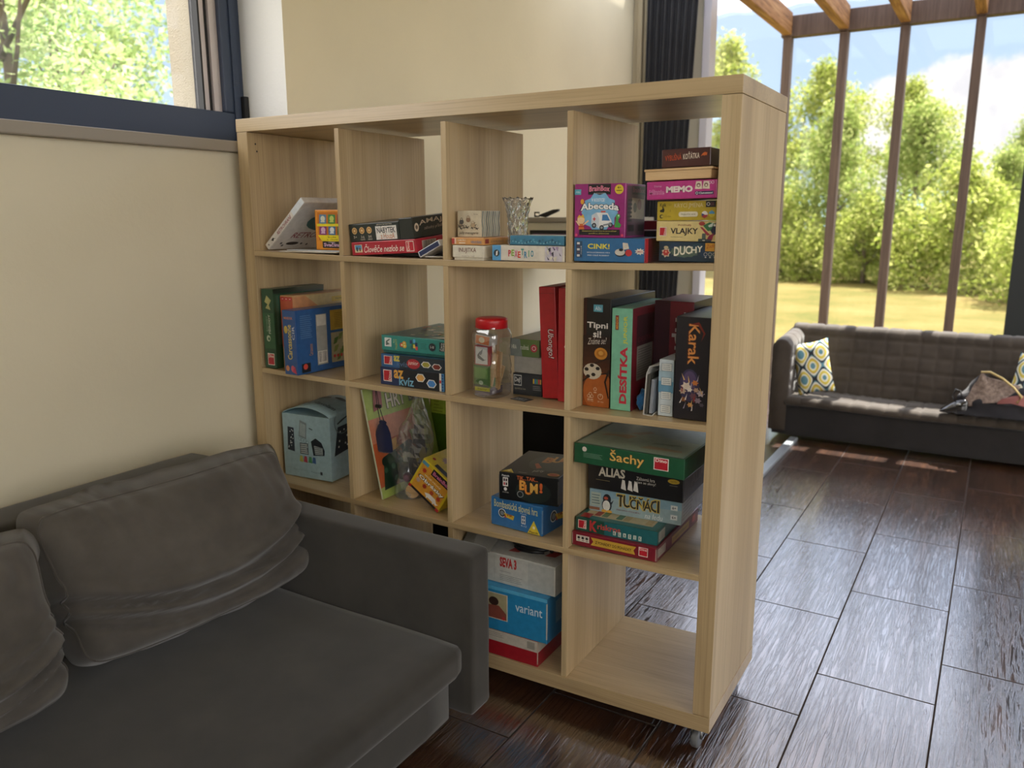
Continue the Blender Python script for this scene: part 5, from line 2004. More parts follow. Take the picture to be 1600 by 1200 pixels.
def d_teal(P):
    P.rect('F', 0.05, 0.36, 0.155, 0.86, '#dfe3de')
    P.poly('F', [(0.07, 0.42), (0.13, 0.50), (0.09, 0.62), (0.14, 0.78), (0.12, 0.80), (0.07, 0.66)], '#5a6a66')
    P.text('F', 'PRO', 0.185, 0.60, 0.205, 0.80, '#c8d8a0', rot=90)
    P.text('F', 'TALENTY', 0.215, 0.22, 0.245, 0.82, '#c8c860', rot=90)
    for u, v, c in ((0.315, 0.52, '#c8403c'), (0.355, 0.62, '#d8a030'), (0.36, 0.48, '#d8b83c')):
        P.disc('F', u, v, 0.030, c, 0.13)
        P.disc('F', u, v, 0.014, '#e8d8a0', 0.06)
    for u, v, c in ((0.44, 0.74, '#30406c'), (0.49, 0.80, '#58a8d8'), (0.47, 0.55, '#3c7c48'), (0.49, 0.50, '#d8c050'), (0.52, 0.62, '#24345c'), (0.525, 0.40, '#c8484c'), (0.45, 0.42, '#3a6c64')):
        P.rect('F', u, v - 0.10, u + 0.035, v + 0.10, c)
    P.lines('F', 0.60, 0.38, 0.69, 0.72, 4, '#1c5c58', 0.25)
    P.star('F', 0.775, 0.55, 0.055, '#1c2630', 14, 0.85, 0.24)
    P.text('F', '3-10', 0.745, 0.48, 0.80, 0.62, '#e8e8e4', rot=0)
    P.rect('F', 0.88, 0.36, 0.955, 0.86, '#152a2c')
    P.text('F', 'Čára', 0.89, 0.40, 0.92, 0.82, '#e8ece8', rot=90)
    P.text('F', 'Hravá', 0.922, 0.40, 0.95, 0.82, '#e8ece8', rot=90)
    P.rect('T', 0.03, 0.03, 0.97, 0.97, '#2c5c5c')
    rr = random.Random(12)
    for k in range(52):
        u, v = rr.uniform(0.06, 0.90), rr.uniform(0.06, 0.90)
        P.poly('T', [(u, v), (u + rr.uniform(0.02, 0.08), v + 0.01), (u + 0.05, v + rr.uniform(0.02, 0.07)), (u - 0.02, v + 0.04)],
               rr.choice(('#d8c050', '#c86a40', '#e4dccc', '#3c7ca0', '#b84848', '#7ca058', '#20303c', '#e8a060')))
    P.poly('T', [(0.75, 0.02), (0.98, 0.02), (0.98, 0.12)], '#e0e4e0')


game('game_box', 'teal box with a busy picture lid, top of the three box stack', 'game box', (0.486, 0.045, z22 + 0.0880), (0.228, 0.285, 0.0500), '#2f8c84', d_teal, yaw=1, lid=0.86, base_col='#1f6660')

# ---- second row, third cell
z23 = shelf_z(2, 0.80, 0.90)
jar = empty('jar', (0.846, 0.062, z23 + 0.0006), 'clear plastic jar with a red screw lid packed with cards', 'jar', None, R(-8))


def jar_shape(t):
    return 1.0 / (abs(math.cos(t)) ** 5 + abs(math.sin(t)) ** 5) ** (1 / 5) * 0.93


bm = bmesh.new()
prof = [(0.0, 0.0), (0.040, 0.0), (0.0445, 0.006), (0.0455, 0.03), (0.0440, 0.036), (0.0455, 0.042), (0.0440, 0.052), (0.0455, 0.060), (0.0440, 0.070), (0.0455, 0.078),
        (0.0435, 0.095), (0.0415, 0.115), (0.0435, 0.135), (0.0460, 0.148), (0.0465, 0.162), (0.0430, 0.174), (0.0385, 0.179), (0.0385, 0.186)]
lathe(bm, prof, 40, 0, 0, 0, jar_shape)
link('jar_body', to_mesh(bm, 'jar_body', True), jar, [M_PLASTIC])
bm = bmesh.new()
rings = lathe(bm, [(0.0, 0.2075), (0.036, 0.2075), (0.0415, 0.205), (0.0425, 0.201), (0.0425, 0.182), (0.0415, 0.181)], 48)
link('lid', to_mesh(bm, 'lid', True), jar, [M_RED_LID])
jm = Matrix.Translation((0.846, 0.062, z23 + 0.0006)) @ Matrix.Rotation(R(-8), 4, 'Z')


def in_jar(name, label, p, dims, col, dr, yaw, pitch=0, roll=0):
    q = jm @ Vector(p)
    game(name, label, 'cards', q, dims, col, dr, yaw=yaw - 8, pitch=pitch, roll=roll, group='cards inside the jar', bevel=0.0006)


in_jar('card_pack', 'yellow topped card pack on the bottom of the jar', (-0.034, -0.030, 0.004), (0.048, 0.06, 0.020), '#7c7078',
       lambda P: (P.rect('F', 0, 0.5, 1, 1, '#d8d048'), P.rect('T', 0, 0, 1, 1, '#d4cc44'), P.text('F', 'karty', 0.2, 0.6, 0.8, 0.9, '#5a5420')), 6)
in_jar('card_pack', 'green striped card pack in the lower half of the jar', (-0.036, -0.033, 0.026), (0.050, 0.030, 0.056), '#4c7838',
       lambda P: (P.rect('F', 0.06, 0.4, 0.94, 0.92, '#6a9a48'), P.disc('F', 0.5, 0.2, 0.15, '#c8d8c0', 0.1), P.rect('F', 0, 0, 1, 0.10, '#3a4038')), 3)
in_jar('card_pack', 'white card with a red border and dark dragon drawing in the jar', (-0.031, -0.034, 0.084), (0.046, 0.016, 0.052), '#a83038',
       lambda P: (P.rect('F', 0.07, 0.06, 0.93, 0.94, '#dcdcd8'), P.poly('F', [(0.2, 0.5), (0.4, 0.72), (0.35, 0.5), (0.7, 0.3), (0.85, 0.32), (0.6, 0.22), (0.25, 0.35)], '#5c6066'),
                  P.poly('F', [(0.3, 0.6), (0.6, 0.85), (0.55, 0.62), (0.45, 0.5)], '#787c82')), 4)
in_jar('card_pack', 'orange and white card pack just under the red jar lid', (-0.030, -0.033, 0.140), (0.046, 0.036, 0.026), '#c8c4bc',
       lambda P: (P.rect('F', 0.04, 0.08, 0.96, 0.92, '#d87840'), P.disc('F', 0.45, 0.5, 0.2, '#e8d8b8', 0.3)), 6, 0, 6)
bm = bmesh.new()
for k, (x, z, a, L) in enumerate(((0.022, 0.03, 22, 0.09), (0.026, 0.05, -14, 0.08), (0.030, 0.02, 8, 0.10), (0.016, 0.015, 32, 0.07))):
    o_ = None
    st = bmesh.new()
    bm_box(st, -0.008, -0.0025, 0, 0.008, 0.0025, L, bevel=0.0008)
    bmesh.ops.transform(st, matrix=jm @ Matrix.Translation((x - 0.012, -0.02 + 0.011 * k, z)) @ Matrix.Rotation(R(a * 0.6), 4, 'Y'), verts=st.verts)
    lab = ('pale wooden stick leaning right in the jar, nearest the front', 'pale wooden stick leaning left in the jar behind the front one',
           'upright wooden stick in the jar third from the front', 'short slanted wooden stick farthest back in the jar')[k]
    tag(link('wooden_stick', to_mesh(st, 'wooden_stick'), None, [M_PINE]), lab, 'stick', 'wooden sticks inside the jar')
bm.free()


def d_dark(P):
    P.rect('F', 0.0, 0.0, 1, 1, '#30343a')
    P.rect('F', 0.02, 0.42, 0.30, 0.92, '#c8ccc8')
    P.rect('F', 0.04, 0.47, 0.28, 0.87, '#30343a')
    P.text('F', 'Dej!', 0.06, 0.52, 0.26, 0.82, '#dcdcd8', bold=0.03)
    P.text('F', 'společná hra', 0.06, 0.22, 0.44, 0.34, '#a8a488')
    for k, c in enumerate(('#d8b83c', '#4a8ac0', '#5aa070', '#c85048', '#d8a050')):
        P.rect('F', 0.70 + 0.06 * k, 0.58, 0.745 + 0.06 * k, 0.80, c)
    P.lines('F', 0.70, 0.26, 0.98, 0.50, 3, '#8a8c90', 0.3)


def d_gg(P):
    P.rect('F', 0.0, 0.0, 1, 1, '#5c7440')
    P.poly('F', [(0, 0), (0.42, 0), (0.34, 1), (0, 1)], '#7c8480')
    P.text('F', 'HRA', 0.05, 0.42, 0.22, 0.66, '#dcdccc', bold=0.02)
    P.text('F', 'rodinná', 0.36, 0.40, 0.64, 0.68, '#d0d4c4', bold=0.02)
    P.disc('F', 0.82, 0.52, 0.12, '#b03444')
    P.ring('F', 0.82, 0.52, 0.07, '#e0c8c8', 0.3)


game('game_box', 'dark grey box at the bottom behind the jar, left of the red boxes', 'game box', (0.886, 0.105, z23 + 0.0004), (0.087, 0.24, 0.058), '#2c3036', d_dark)
game('game_box', 'plain grey white box between the dark grey and the green box', 'game box', (0.886, 0.109, z23 + 0.0588), (0.084, 0.22, 0.046), '#a8a69e', group='board games on the bookcase')
game('game_box', 'green and grey box with a red badge on top of the pile behind the jar', 'game box', (0.880, 0.100, z23 + 0.1052), (0.088, 0.24, 0.046), '#66785c', d_gg)


def d_card(P):
    P.text('T', 'KARTY', 0.15, 0.3, 0.85, 0.7, '#d0d4d8', bold=0.03)
    P.rect('T', 0.08, 0.1, 0.92, 0.16, '#c8ccd0')


game('playing_card', 'small black card lying loose on the shelf between jar and red box', 'card', (0.912, 0.045, shelf_z(2, 0.91, 0.97) + 0.0003), (0.052, 0.034, 0.0008), '#1e2228', d_card, yaw=-12, group='items in the third cell of the second row', bevel=0.0002)


def d_ubo(P):
    P.text('F', 'Ubongo!', 0.34, 0.36, 0.86, 0.63, '#2a1014', rot=-90, bold=0.06, shear=0.2)
    P.text('F', 'Ubongo!', 0.38, 0.365, 0.82, 0.625, '#e8d8d4', rot=-90, bold=0.01, shear=0.2)
    P.rect('F', 0.02, 0.94, 0.98, 0.945, '#8c1a20')
    P.rect('F', 0.55, 0.80, 0.98, 0.96, '#201a1c') if P.dim[0] > 0.05 else None


def d_ubo2(P):
    P.rect('F', 0.45, 0.80, 0.97, 0.965, '#d8b8a0')
    P.rect('F', 0.48, 0.81, 0.97, 0.955, '#221c1e')
    P.text('F', 'Ubongo!', 0.36, 0.42, 0.88, 0.64, '#e8d8d4', rot=-90, bold=0.01, shear=0.2)
    for k in range(7):
        P.rect('F', 0.45, 0.06 + 0.026 * k, 0.58, 0.07 + 0.026 * k, '#e0c0b8')


zu = shelf_z(2, 0.98, 1.08)
game('game_box', 'tall red box leaning left, nearer the jar of the two red boxes', 'game box', (0.986, 0.086, zu + 0.002), (0.046, 0.25, 0.288), '#b01e26', d_ubo, yaw=2, roll=-2.6)
game('game_box', 'tall upright red box half hidden by the divider right of the leaning one', 'game box', (1.034, 0.078, zu + 0.0004), (0.050, 0.25, 0.290), '#b4202a', d_ubo2, yaw=0)

# ---- second row, fourth cell
z24 = shelf_z(2, 1.11, 1.44)


def d_tip(P):
    P.rect('F', 0.0, 0.0, 0.10, 1.0, '#3c1c14')
    for k in range(14):
        t = k / 13
        c = (int(150 - 110 * t ** 0.8), int(74 - 52 * t ** 0.8), int(26 - 6 * t))
        P.rect('F', 0.0, 0.60 * t, 1.0, 0.60 * t + 0.06, '#%02x%02x%02x' % c)
    P.rect('F', 0.36, 0.88, 0.70, 0.945, '#5aa4b8')
    P.text('F', 'Albi', 0.42, 0.893, 0.64, 0.93, '#e4f0f0')
    P.text('F', 'Tipni', 0.13, 0.715, 0.90, 0.785, '#ece8e0', bold=0.04)
    P.text('F', 'si!', 0.36, 0.645, 0.66, 0.71, '#ece8e0', bold=0.04)
    P.text('F', 'Známe se?', 0.16, 0.575, 0.86, 0.635, '#e0d8cc', shear=0.3, rise=0.3)
    P.disc('F', 0.66, 0.50, 0.24, '#d08c34', 0.055, 18, 0.3)
    P.disc('F', 0.66, 0.503, 0.16, '#b87424', 0.035)
    P.disc('F', 0.66, 0.505, 0.09, '#d8a04c', 0.02)
    P.disc('F', 0.62, 0.14, 0.60, '#b0602a', 0.19, 24)
    for pts in ([(0.0, 0.36), (0.5, 0.42), (1.0, 0.47), (1.0, 0.46), (0.5, 0.405), (0.0, 0.345)], [(0.95, 0.36), (0.80, 0.24), (0.95, 0.09), (1.0, 0.09), (0.87, 0.24), (1.0, 0.35)],
                [(0.0, 0.24), (0.3, 0.30), (1.0, 0.335), (1.0, 0.32), (0.3, 0.285), (0.0, 0.22)]):
        P.poly('F', pts, '#2c1a14')
    P.disc('F', 0.36, 0.33, 0.34, '#cfc4ae', 0.075, 18)
    for u, v in ((0.14, 0.345), (0.40, 0.30), (0.56, 0.36), (0.34, 0.385), (0.20, 0.28)):
        P.disc('F', u, v, 0.085, '#241e1c', 0.018, 6)
    for u, v in ((0.30, 0.115), (0.24, 0.095), (0.36, 0.095), (0.48, 0.165)):
        P.ring('F', u, v, 0.06, '#e0c8a8', 0.25)
        P.rect('F', u - 0.05, v - 0.035, u + 0.05, v - 0.027, '#e0c8a8')
    P.ring('F', 0.68, 0.10, 0.10, '#e0c8a8', 0.2)
    P.rect('F', 0.67, 0.10, 0.69, 0.125, '#e0c8a8')
    P.text('F', '4 a více', 0.20, 0.045, 0.42, 0.06, '#e0c8a8')
    P.text('F', '30 min', 0.58, 0.045, 0.80, 0.06, '#e0c8a8')


game('game_box', 'tall dark box with an orange basketball picture beside the divider', 'game box', (1.1105, 0.068, shelf_z(2, 1.1105, 1.1835) + 0.0004), (0.073, 0.27, 0.268), '#1c1b1c', d_tip, yaw=-1.5)


def d_des(P):
    P.rect('F', 0.18, 0.79, 0.34, 0.93, '#7a2830')
    P.text('F', 'MINDOK', 0.21, 0.80, 0.31, 0.92, '#e0a038', rot=90, bold=0.03)
    P.text('F', 'DESÍTKA', 0.36, 0.07, 0.80, 0.63, '#c42c40', rot=90, bold=0.07)
    P.text('F', 'JUNIOR', 0.58, 0.655, 0.80, 0.93, '#d4d040', rot=90, bold=0.03)
    P.rect('R', 0.0, 0.0, 0.55, 1.0, '#7c2430')
    P.rect('R', 0.55, 0.0, 1.0, 1.0, '#5c1c28')
    P.rect('R', 0.10, 0.62, 0.55, 0.92, '#48202a')
    P.rect('R', 0.12, 0.28, 0.50, 0.62, '#98948c')
    P.lines('R', 0.14, 0.30, 0.48, 0.60, 12, '#6a6662')
    P.text('R', 'DESÍTKA', 0.14, 0.66, 0.52, 0.72, '#8c3440')


game('game_box', 'tall mint green box with vertical red letters', 'game box', (1.1905, 0.055, shelf_z(2, 1.1905, 1.2435) + 0.0004), (0.053, 0.27, 0.248), '#7cbc9c', d_des, yaw=0.5)


def d_tip2(P):
    P.rect('F', 0.0, 0.0, 0.40, 1.0, '#3c1420')
    P.text('F', 'Tipni si', 0.46, 0.20, 0.80, 0.90, '#c8bcbc', rot=-90, bold=0.05)
    P.rect('R', 0, 0, 1, 1, '#4c2c24')


game('game_box', 'dark red box set back between the mint green and the black box', 'game box', (1.252, 0.175, shelf_z(2, 1.252, 1.352) + 0.0004), (0.100, 0.195, 0.256), '#7c1a2c', d_tip2)
sl = empty('card_sleeve', (1.284, 0.036, shelf_z(2, 1.284, 1.312) + 0.0004), 'open white card sleeve with grey inserts beside the pale blue box', 'sleeve')
sl.rotation_euler = (0, R(3), 0)
bm = bmesh.new()
prf = [(0, 0), (0.022, 0), (0.024, 0.006)]
f0 = [(0.0, 0.0), (0.0, 0.10), (0.006, 0.118), (0.0285, 0.124), (0.0285, 0.1235), (0.0068, 0.117), (0.0012, 0.0995), (0.0012, 0.0012), (0.022, 0.0012), (0.026, 0.008), (0.0272, 0.0075), (0.0226, 0.0)]
va = [bm.verts.new((x, 0.0, z)) for x, z in f0]
vb = [bm.verts.new((x, 0.15, z)) for x, z in f0]
bm.faces.new(va)
bm.faces.new(vb)
for i in range(len(f0)):
    j = (i + 1) % len(f0)
    bm.faces.new((va[i], va[j], vb[j], vb[i]))
link('sleeve_wrap', to_mesh(bm, 'sleeve_wrap'), sl, [ink('#cfcdc6')])
box_obj('insert', (0.0025, 0.004, 0.002, 0.010, 0.14, 0.098), ink('#4c4a44'), sl, 0.001)
box_obj('insert', (0.0135, 0.002, 0.006, 0.021, 0.13, 0.088), ink('#8a9098'), sl, 0.001)


def d_ltb(P):
    P.rect('F', 0.0, 0.42, 1.0, 0.62, '#6ea0bc')
    P.rect('F', 0.0, 0.62, 1.0, 0.8, '#a8c4d0')
    for v in (0.06, 0.30, 0.55, 0.80):
        P.rect('F', 0.18, v, 0.88, v + 0.14, '#5c7684')
        P.rect('F', 0.20, v + 0.006, 0.86, v + 0.134, '#dfe1dc')
        P.lines('F', 0.28, v + 0.02, 0.78, v + 0.12, 3, '#8a9296', 0.3)


game('card_box', 'narrow pale blue and white box beside the black warrior box', 'game box', (1.3165, 0.046, shelf_z(2, 1.3165, 1.3525) + 0.0004), (0.036, 0.115, 0.134), '#cdd8dc', d_ltb)


def d_kar(P):
    P.text('F', 'Karak', 0.34, 0.54, 0.72, 0.94, '#5a2a18', rot=-90, bold=0.06)
    P.text('F', 'Karak', 0.37, 0.545, 0.69, 0.935, '#d8904c', rot=-90, bold=0.02)
    P.poly('F', [(0.40, 0.93), (0.66, 0.955), (0.86, 0.85), (0.74, 0.77), (0.80, 0.85), (0.64, 0.925)], '#7c2c20')
    P.disc('F', 0.45, 0.34, 0.30, '#3a3450', 0.16, 20)
    P.disc('F', 0.45, 0.38, 0.20, '#57496a', 0.10, 20)
    rr = random.Random(8)
    for u, v, r, c in ((0.36, 0.33, 0.17, '#d8c8b4'), (0.26, 0.28, 0.12, '#b8a088'), (0.46, 0.30, 0.10, '#e0d4c4'), (0.62, 0.37, 0.11, '#c8783c'), (0.66, 0.30, 0.10, '#b8947c'),
                       (0.80, 0.27, 0.13, '#b8a8ac'), (0.58, 0.24, 0.13, '#6c4a54'), (0.30, 0.20, 0.10, '#8a5a30'), (0.50, 0.15, 0.10, '#c89050'), (0.72, 0.20, 0.12, '#8c7c88'), (0.84, 0.16, 0.08, '#58505c')):
        P.star('F', u, v, r, c, 6, 0.6, r * 0.28)
    for k in range(16):
        u, v = rr.uniform(0.1, 0.9), rr.uniform(0.08, 0.40)
        P.poly('F', [(u, v), (u + 0.04, v + 0.004), (u + rr.uniform(-.1, .1), v + 0.07)], rr.choice(('#d8b070', '#e8e0d4', '#8c3430', '#2c2838', '#a8a0b0')))
    P.rect('L', 0, 0, 1, 1, '#141416')


game('game_box', 'tall black box with armoured heroes against the side panel', 'game box', (1.3605, 0.030, shelf_z(2, 1.3605, 1.4385) + 0.0004), (0.078, 0.25, 0.236), '#221f24', d_kar, yaw=1)
bm = bmesh.new()
bmesh.ops.create_icosphere(bm, subdivisions=4, radius=1.0)
for v in bm.verts:
    n_ = noise.noise(v.co * 2.3) * 0.35 + 0.18 * abs(noise.noise(v.co * 6))
    v.co = v.co * (1 + n_)
    v.co = Vector((v.co.x * 0.012, v.co.y * 0.028, max(-1.0, v.co.z) * 0.024 + 0.0245))
bw = link('cloth_bag', to_mesh(bm, 'cloth_bag', True), None, [fabric('blue_bag_cloth', rgb(40, 96, 150), rgb(54, 116, 170), 400, 0.2)])
bw.location = (1.2635, 0.090, shelf_z(2, 1.25, 1.28) + 0.0004)
tag(bw, 'small crumpled blue bag squeezed beside the mint green box', 'bag')

# ---- third row, first cell
z31 = shelf_z(3, 0.05, 0.25)
pb = empty('carton', (0.060, 0.052, z31 + 0.0004), 'pale blue carton with a bulging lid and printed playing pieces', 'box', None, R(5))


def d_pal(P):
    for face, pts, ux in (('F', [(0.09, 0.42), (0.24, 0.40), (0.24, 0.78), (0.11, 0.79)], 0.15), ('R', [(0.10, 0.38), (0.72, 0.44), (0.78, 0.84), (0.22, 0.82)], 0.4)):
        P.poly(face, pts, '#24303c')
        rr = random.Random(len(face) + int(ux * 10))
        for k in range(14):
            a, b = rr.uniform(0.15, 0.85), rr.uniform(0.1, 0.9)
            p0, p1, p2, p3 = [Vector(q) for q in pts]
            q = (p0 * (1 - a) + p1 * a) * (1 - b) + (p3 * (1 - a) + p2 * a) * b
            P.disc(face, q.x, q.y, 0.010 if face == 'F' else 0.02, '#d8e0e0')
    P.poly('F', [(0.34, 0.66), (0.50, 0.62), (0.52, 0.88), (0.38, 0.92)], '#7c8a8c')
    P.poly('F', [(0.36, 0.68), (0.48, 0.65), (0.50, 0.85), (0.39, 0.88)], '#9aa8a8')
    for k in range(4):
        P.ring('F', 0.36 + 0.055 * k, 0.62 - 0.015 * k, 0.03, '#4a5658', 0.12)
    P.rect('F', 0.36, 0.38, 0.54, 0.56, '#5a6468')
    P.lines('F', 0.375, 0.39, 0.525, 0.55, 5, '#a8b0ac', 0.6)
    P.poly('F', [(0.60, 0.60), (0.70, 0.66), (0.82, 0.60), (0.88, 0.48), (0.87, 0.40), (0.64, 0.38)], '#20262c')
    P.poly('F', [(0.66, 0.54), (0.84, 0.52), (0.84, 0.41), (0.68, 0.40)], '#98a09c')
    P.lines('F', 0.67, 0.41, 0.83, 0.53, 4, '#5c6468', 0.3)
    P.poly('F', [(0.57, 0.80), (0.64, 0.78), (0.645, 0.795), (0.575, 0.815)], '#2c3438')
    for u, c in ((0.34, '#b0ac58'), (0.43, '#b84a58'), (0.53, '#4c8a5c'), (0.61, '#4a6c9c')):
        P.poly('F', [(u, 0.26), (u + 0.08, 0.25), (u + 0.07, 0.35), (u + 0.02, 0.355)], c)
    P.text('F', 'Scratch BINGO', 0.20, 0.11, 0.50, 0.135, '#8aa0a4')
    P.text('F', 'Rappa.cz', 0.58, 0.095, 0.76, 0.13, '#6a8084')
    P.rect('F', 0.77, 0.085, 0.815, 0.135, '#303c44')
    P.ring('R', 0.36, 0.90, 0.24, '#6a7c80', 0.08)
    P.poly('R', [(0.22, 0.86), (0.36, 0.90), (0.50, 0.94), (0.50, 0.96), (0.34, 0.93), (0.20, 0.88)], '#2c363c')


Pp = Printer(0.188, 0.175, 0.205)
m0 = Pp.mi('#9db8be')
bm_box(Pp.bm, 0, 0, 0, 0.188, 0.175, 0.205, bevel=0.0015, mi=m0)
bmesh.ops.recalc_face_normals(Pp.bm, faces=Pp.bm.faces)
d_pal(Pp)
me = bpy.data.meshes.new('carton_body')
Pp.bm.to_mesh(me)
Pp.bm.free()
link('carton_body', me, pb, Pp.mats)
bm = bmesh.new()
rows = []
for i in range(17):
    u = i / 16
    zt_ = 0.2056 + 0.030 * math.sin(math.pi * u) ** 0.8
    rows.append([bm.verts.new((0.188 * u, y, zt_ - 0.010 * max(0, (0.175 - y) / 0.175 - 0.5) * math.sin(math.pi * u))) for y in (0.001, 0.06, 0.12, 0.174)])
for a, b in zip(rows, rows[1:]):
    for k in range(3):
        bm.faces.new((a[k], a[k + 1], b[k + 1], b[k])).smooth = True
lo = link('carton_flap', to_mesh(bm, 'carton_flap', True), pb, [ink('#9db8be')])
lo.modifiers.new('t', 'SOLIDIFY').thickness = 0.0012
bm = bmesh.new()
co, pl = glyphs('Rappa Hlavolam', 0.02, 0.0)
sc = 0.15 / max(c[0] for c in co)


def flap_z(x, y):
    u = x / 0.188
    return 0.2066 + 0.030 * math.sin(math.pi * u) ** 0.8 - 0.010 * max(0, (0.175 - y) / 0.175 - 0.5) * math.sin(math.pi * u) + 0.0012


vs = [bm.verts.new((0.02 + a * sc, 0.045 + b * sc * 1.3, flap_z(0.02 + a * sc, 0.045 + b * sc * 1.3))) for a, b in co]
for p in pl:
    try:
        bm.faces.new([vs[i] for i in p])
    except ValueError:
        pass
link('flap_lettering', to_mesh(bm, 'flap_lettering'), lo, [ink('#4c5c64')])
for cx, cy, rx, ry in ((0.07, 0.125, 0.03, 0.012), (0.13, 0.135, 0.022, 0.01)):
    bm = bmesh.new()
    q = [(cx + rx * math.cos(2 * math.pi * k / 14), cy + ry * math.sin(2 * math.pi * k / 14)) for k in range(14)]
    bm.faces.new([bm.verts.new((a, b, flap_z(a, b))) for a, b in q])
    link('flap_print', to_mesh(bm, 'flap_print'), lo, [ink('#4c5c64')])

# ---- third row, second cell


def d_hry(P):
    P.rect('R', 0.0, 0.0, 1.0, 1.0, '#9cae54')
    P.poly('R', [(0.0, 0.10), (0.45, 0.12), (0.60, 0.45), (0.5, 0.72), (0.0, 0.70)], '#b0562c')
    P.poly('R', [(0.0, 0.50), (0.7, 0.52), (0.7, 0.72), (0.0, 0.72)], '#c07a5c')
    P.poly('R', [(0.05, 0.07), (0.75, 0.09), (0.78, 0.32), (0.55, 0.44), (0.12, 0.36)], '#1c3424')
    rr = random.Random(3)
    for k in range(20):
        u, v = rr.uniform(0.1, 0.7), rr.uniform(0.1, 0.38)
        P.disc('R', u, v, rr.uniform(0.02, 0.05), rr.choice(('#24503a', '#14281e', '#3a5c44')))
    P.poly('R', [(0.18, 0.48), (0.36, 0.50), (0.34, 0.40), (0.22, 0.38)], '#cf9a44')
    P.poly('R', [(0.10, 0.78), (0.24, 0.80), (0.26, 0.96), (0.14, 0.97)], '#9c4a4c')
    P.text('R', 'HRY', 0.30, 0.77, 0.62, 0.92, '#4c4a38', bold=0.09)
    P.text('R', 'HRY', 0.31, 0.775, 0.61, 0.915, '#dcd4bc', bold=0.03)
    P.text('R', 'pro děti i dospělé', 0.28, 0.94, 0.62, 0.96, '#5c5c38')
    P.rect('R', 0.66, 0.78, 0.94, 0.97, '#6c7060')
    for k in range(20):
        P.disc('R', rr.uniform(0.69, 0.92), rr.uniform(0.80, 0.95), 0.02, rr.choice(('#8a8c78', '#4c5048', '#a8a890')))


zh = shelf_z(3, 0.46, 0.50)
game('magazine', 'green and orange magazine of games leaning on the divider in the third row', 'magazine', (0.470, 0.040, zh + 0.0012), (0.006, 0.30, 0.332), '#c8ccb0', d_hry, roll=-11.5, group='items in the second cell of the third row', bevel=0.0004)
po = empty('pouch', (0.462, 0.066, 0.634), 'small navy drawstring pouch hanging on a black cord before the magazine', 'pouch')
bm = bmesh.new()
lathe(bm, [(0.0, -0.047), (0.026, -0.046), (0.033, -0.040), (0.031, -0.015), (0.026, 0.015), (0.018, 0.034), (0.012, 0.040), (0.014, 0.046), (0.009, 0.050), (0.0, 0.049)], 20, 0, 0, 0,
      lambda t: 1 + 0.08 * math.cos(5 * t))
for v in bm.verts:
    v.co.y *= 0.30
link('pouch_body', to_mesh(bm, 'pouch_body', True), po, [fabric('navy_pouch_cloth', rgb(24, 28, 56), rgb(32, 38, 70), 500, 0.2)])
bm = bmesh.new()
top = Z2 - sag(0.45, 2) - 0.634
tube(bm, [(-0.008, 0, 0.044), (-0.018, -0.001, 0.09), (-0.024, 0, top - 0.0015)], 0.0012, 6)
tube(bm, [(0.006, 0, 0.046), (-0.010, -0.001, 0.09), (-0.022, 0, top - 0.0015)], 0.0012, 6)
bm_box(bm, -0.024, -0.004, 0.086, -0.004, 0.004, 0.096, bevel=0.002)
link('cord', to_mesh(bm, 'cord', True), po, [M_BLACKPL])

# clear bag
bg_ = empty('plastic_bag', (0.525, 0.125, shelf_z(3, 0.46, 0.60) + 0.0006), 'crumpled clear plastic bag in the second cell of the third row', 'bag')
bm = bmesh.new()
nr, ns = 22, 26
ring_rows = []
rb_ = random.Random(14)
for j in range(nr + 1):
    t = j / nr
    z = 0.315 * t
    wx = 0.050 + 0.020 * math.sin(t * 2.9) - 0.045 * max(0, t - 0.6) / 0.4
    wy = 0.050 * (1 - 0.72 * t ** 1.4)
    ox = -0.012 + 0.040 * t
    row = []
    for k in range(ns):
        a = 2 * math.pi * (k + 0.5 * (j % 2)) / ns
        p = Vector((ox + wx * math.cos(a), wy * math.sin(a), z))
        q = Vector((p.x * 17, p.y * 17, p.z * 9))
        fl = abs(noise.noise(q)) * 0.020 + rb_.uniform(0, 0.005)
        out = Vector((math.cos(a), math.sin(a), 0.15 * math.sin(3 * a)))
        p = p - out * fl * min(1, 6 * t + 0.1) + Vector((0, 0, 0.018 * math.sin(2 * a + 1) * (t > 0.95)))
        row.append(bm.verts.new((p.x, p.y, max(0.0, p.z))))
    ring_rows.append(row)
for a, b in zip(ring_rows, ring_rows[1:]):
    for k in range(ns):
        n_ = (k + 1) % ns
        bm.faces.new((a[k], a[n_], b[k]))
        bm.faces.new((a[n_], b[n_], b[k]))
bm.faces.new(ring_rows[0])
link('bag_film', to_mesh(bm, 'bag_film'), bg_, [M_BAG])
zbag = shelf_z(3, 0.46, 0.60) + 0.0012
bm = bmesh.new()
lathe(bm, [(0.0, 0.0), (0.0195, 0.0), (0.0215, 0.003), (0.0215, 0.010), (0.0195, 0.013), (0.0, 0.013)], 24)
dk = link('wooden_disc', to_mesh(bm, 'wooden_disc', True), None, [M_PINE])
dk.location = (0.541, 0.102, zbag + 0.022)
dk.rotation_euler = (R(78), 0, R(20))
tag(dk, 'pale round wooden disc at the bottom of the clear bag', 'disc')
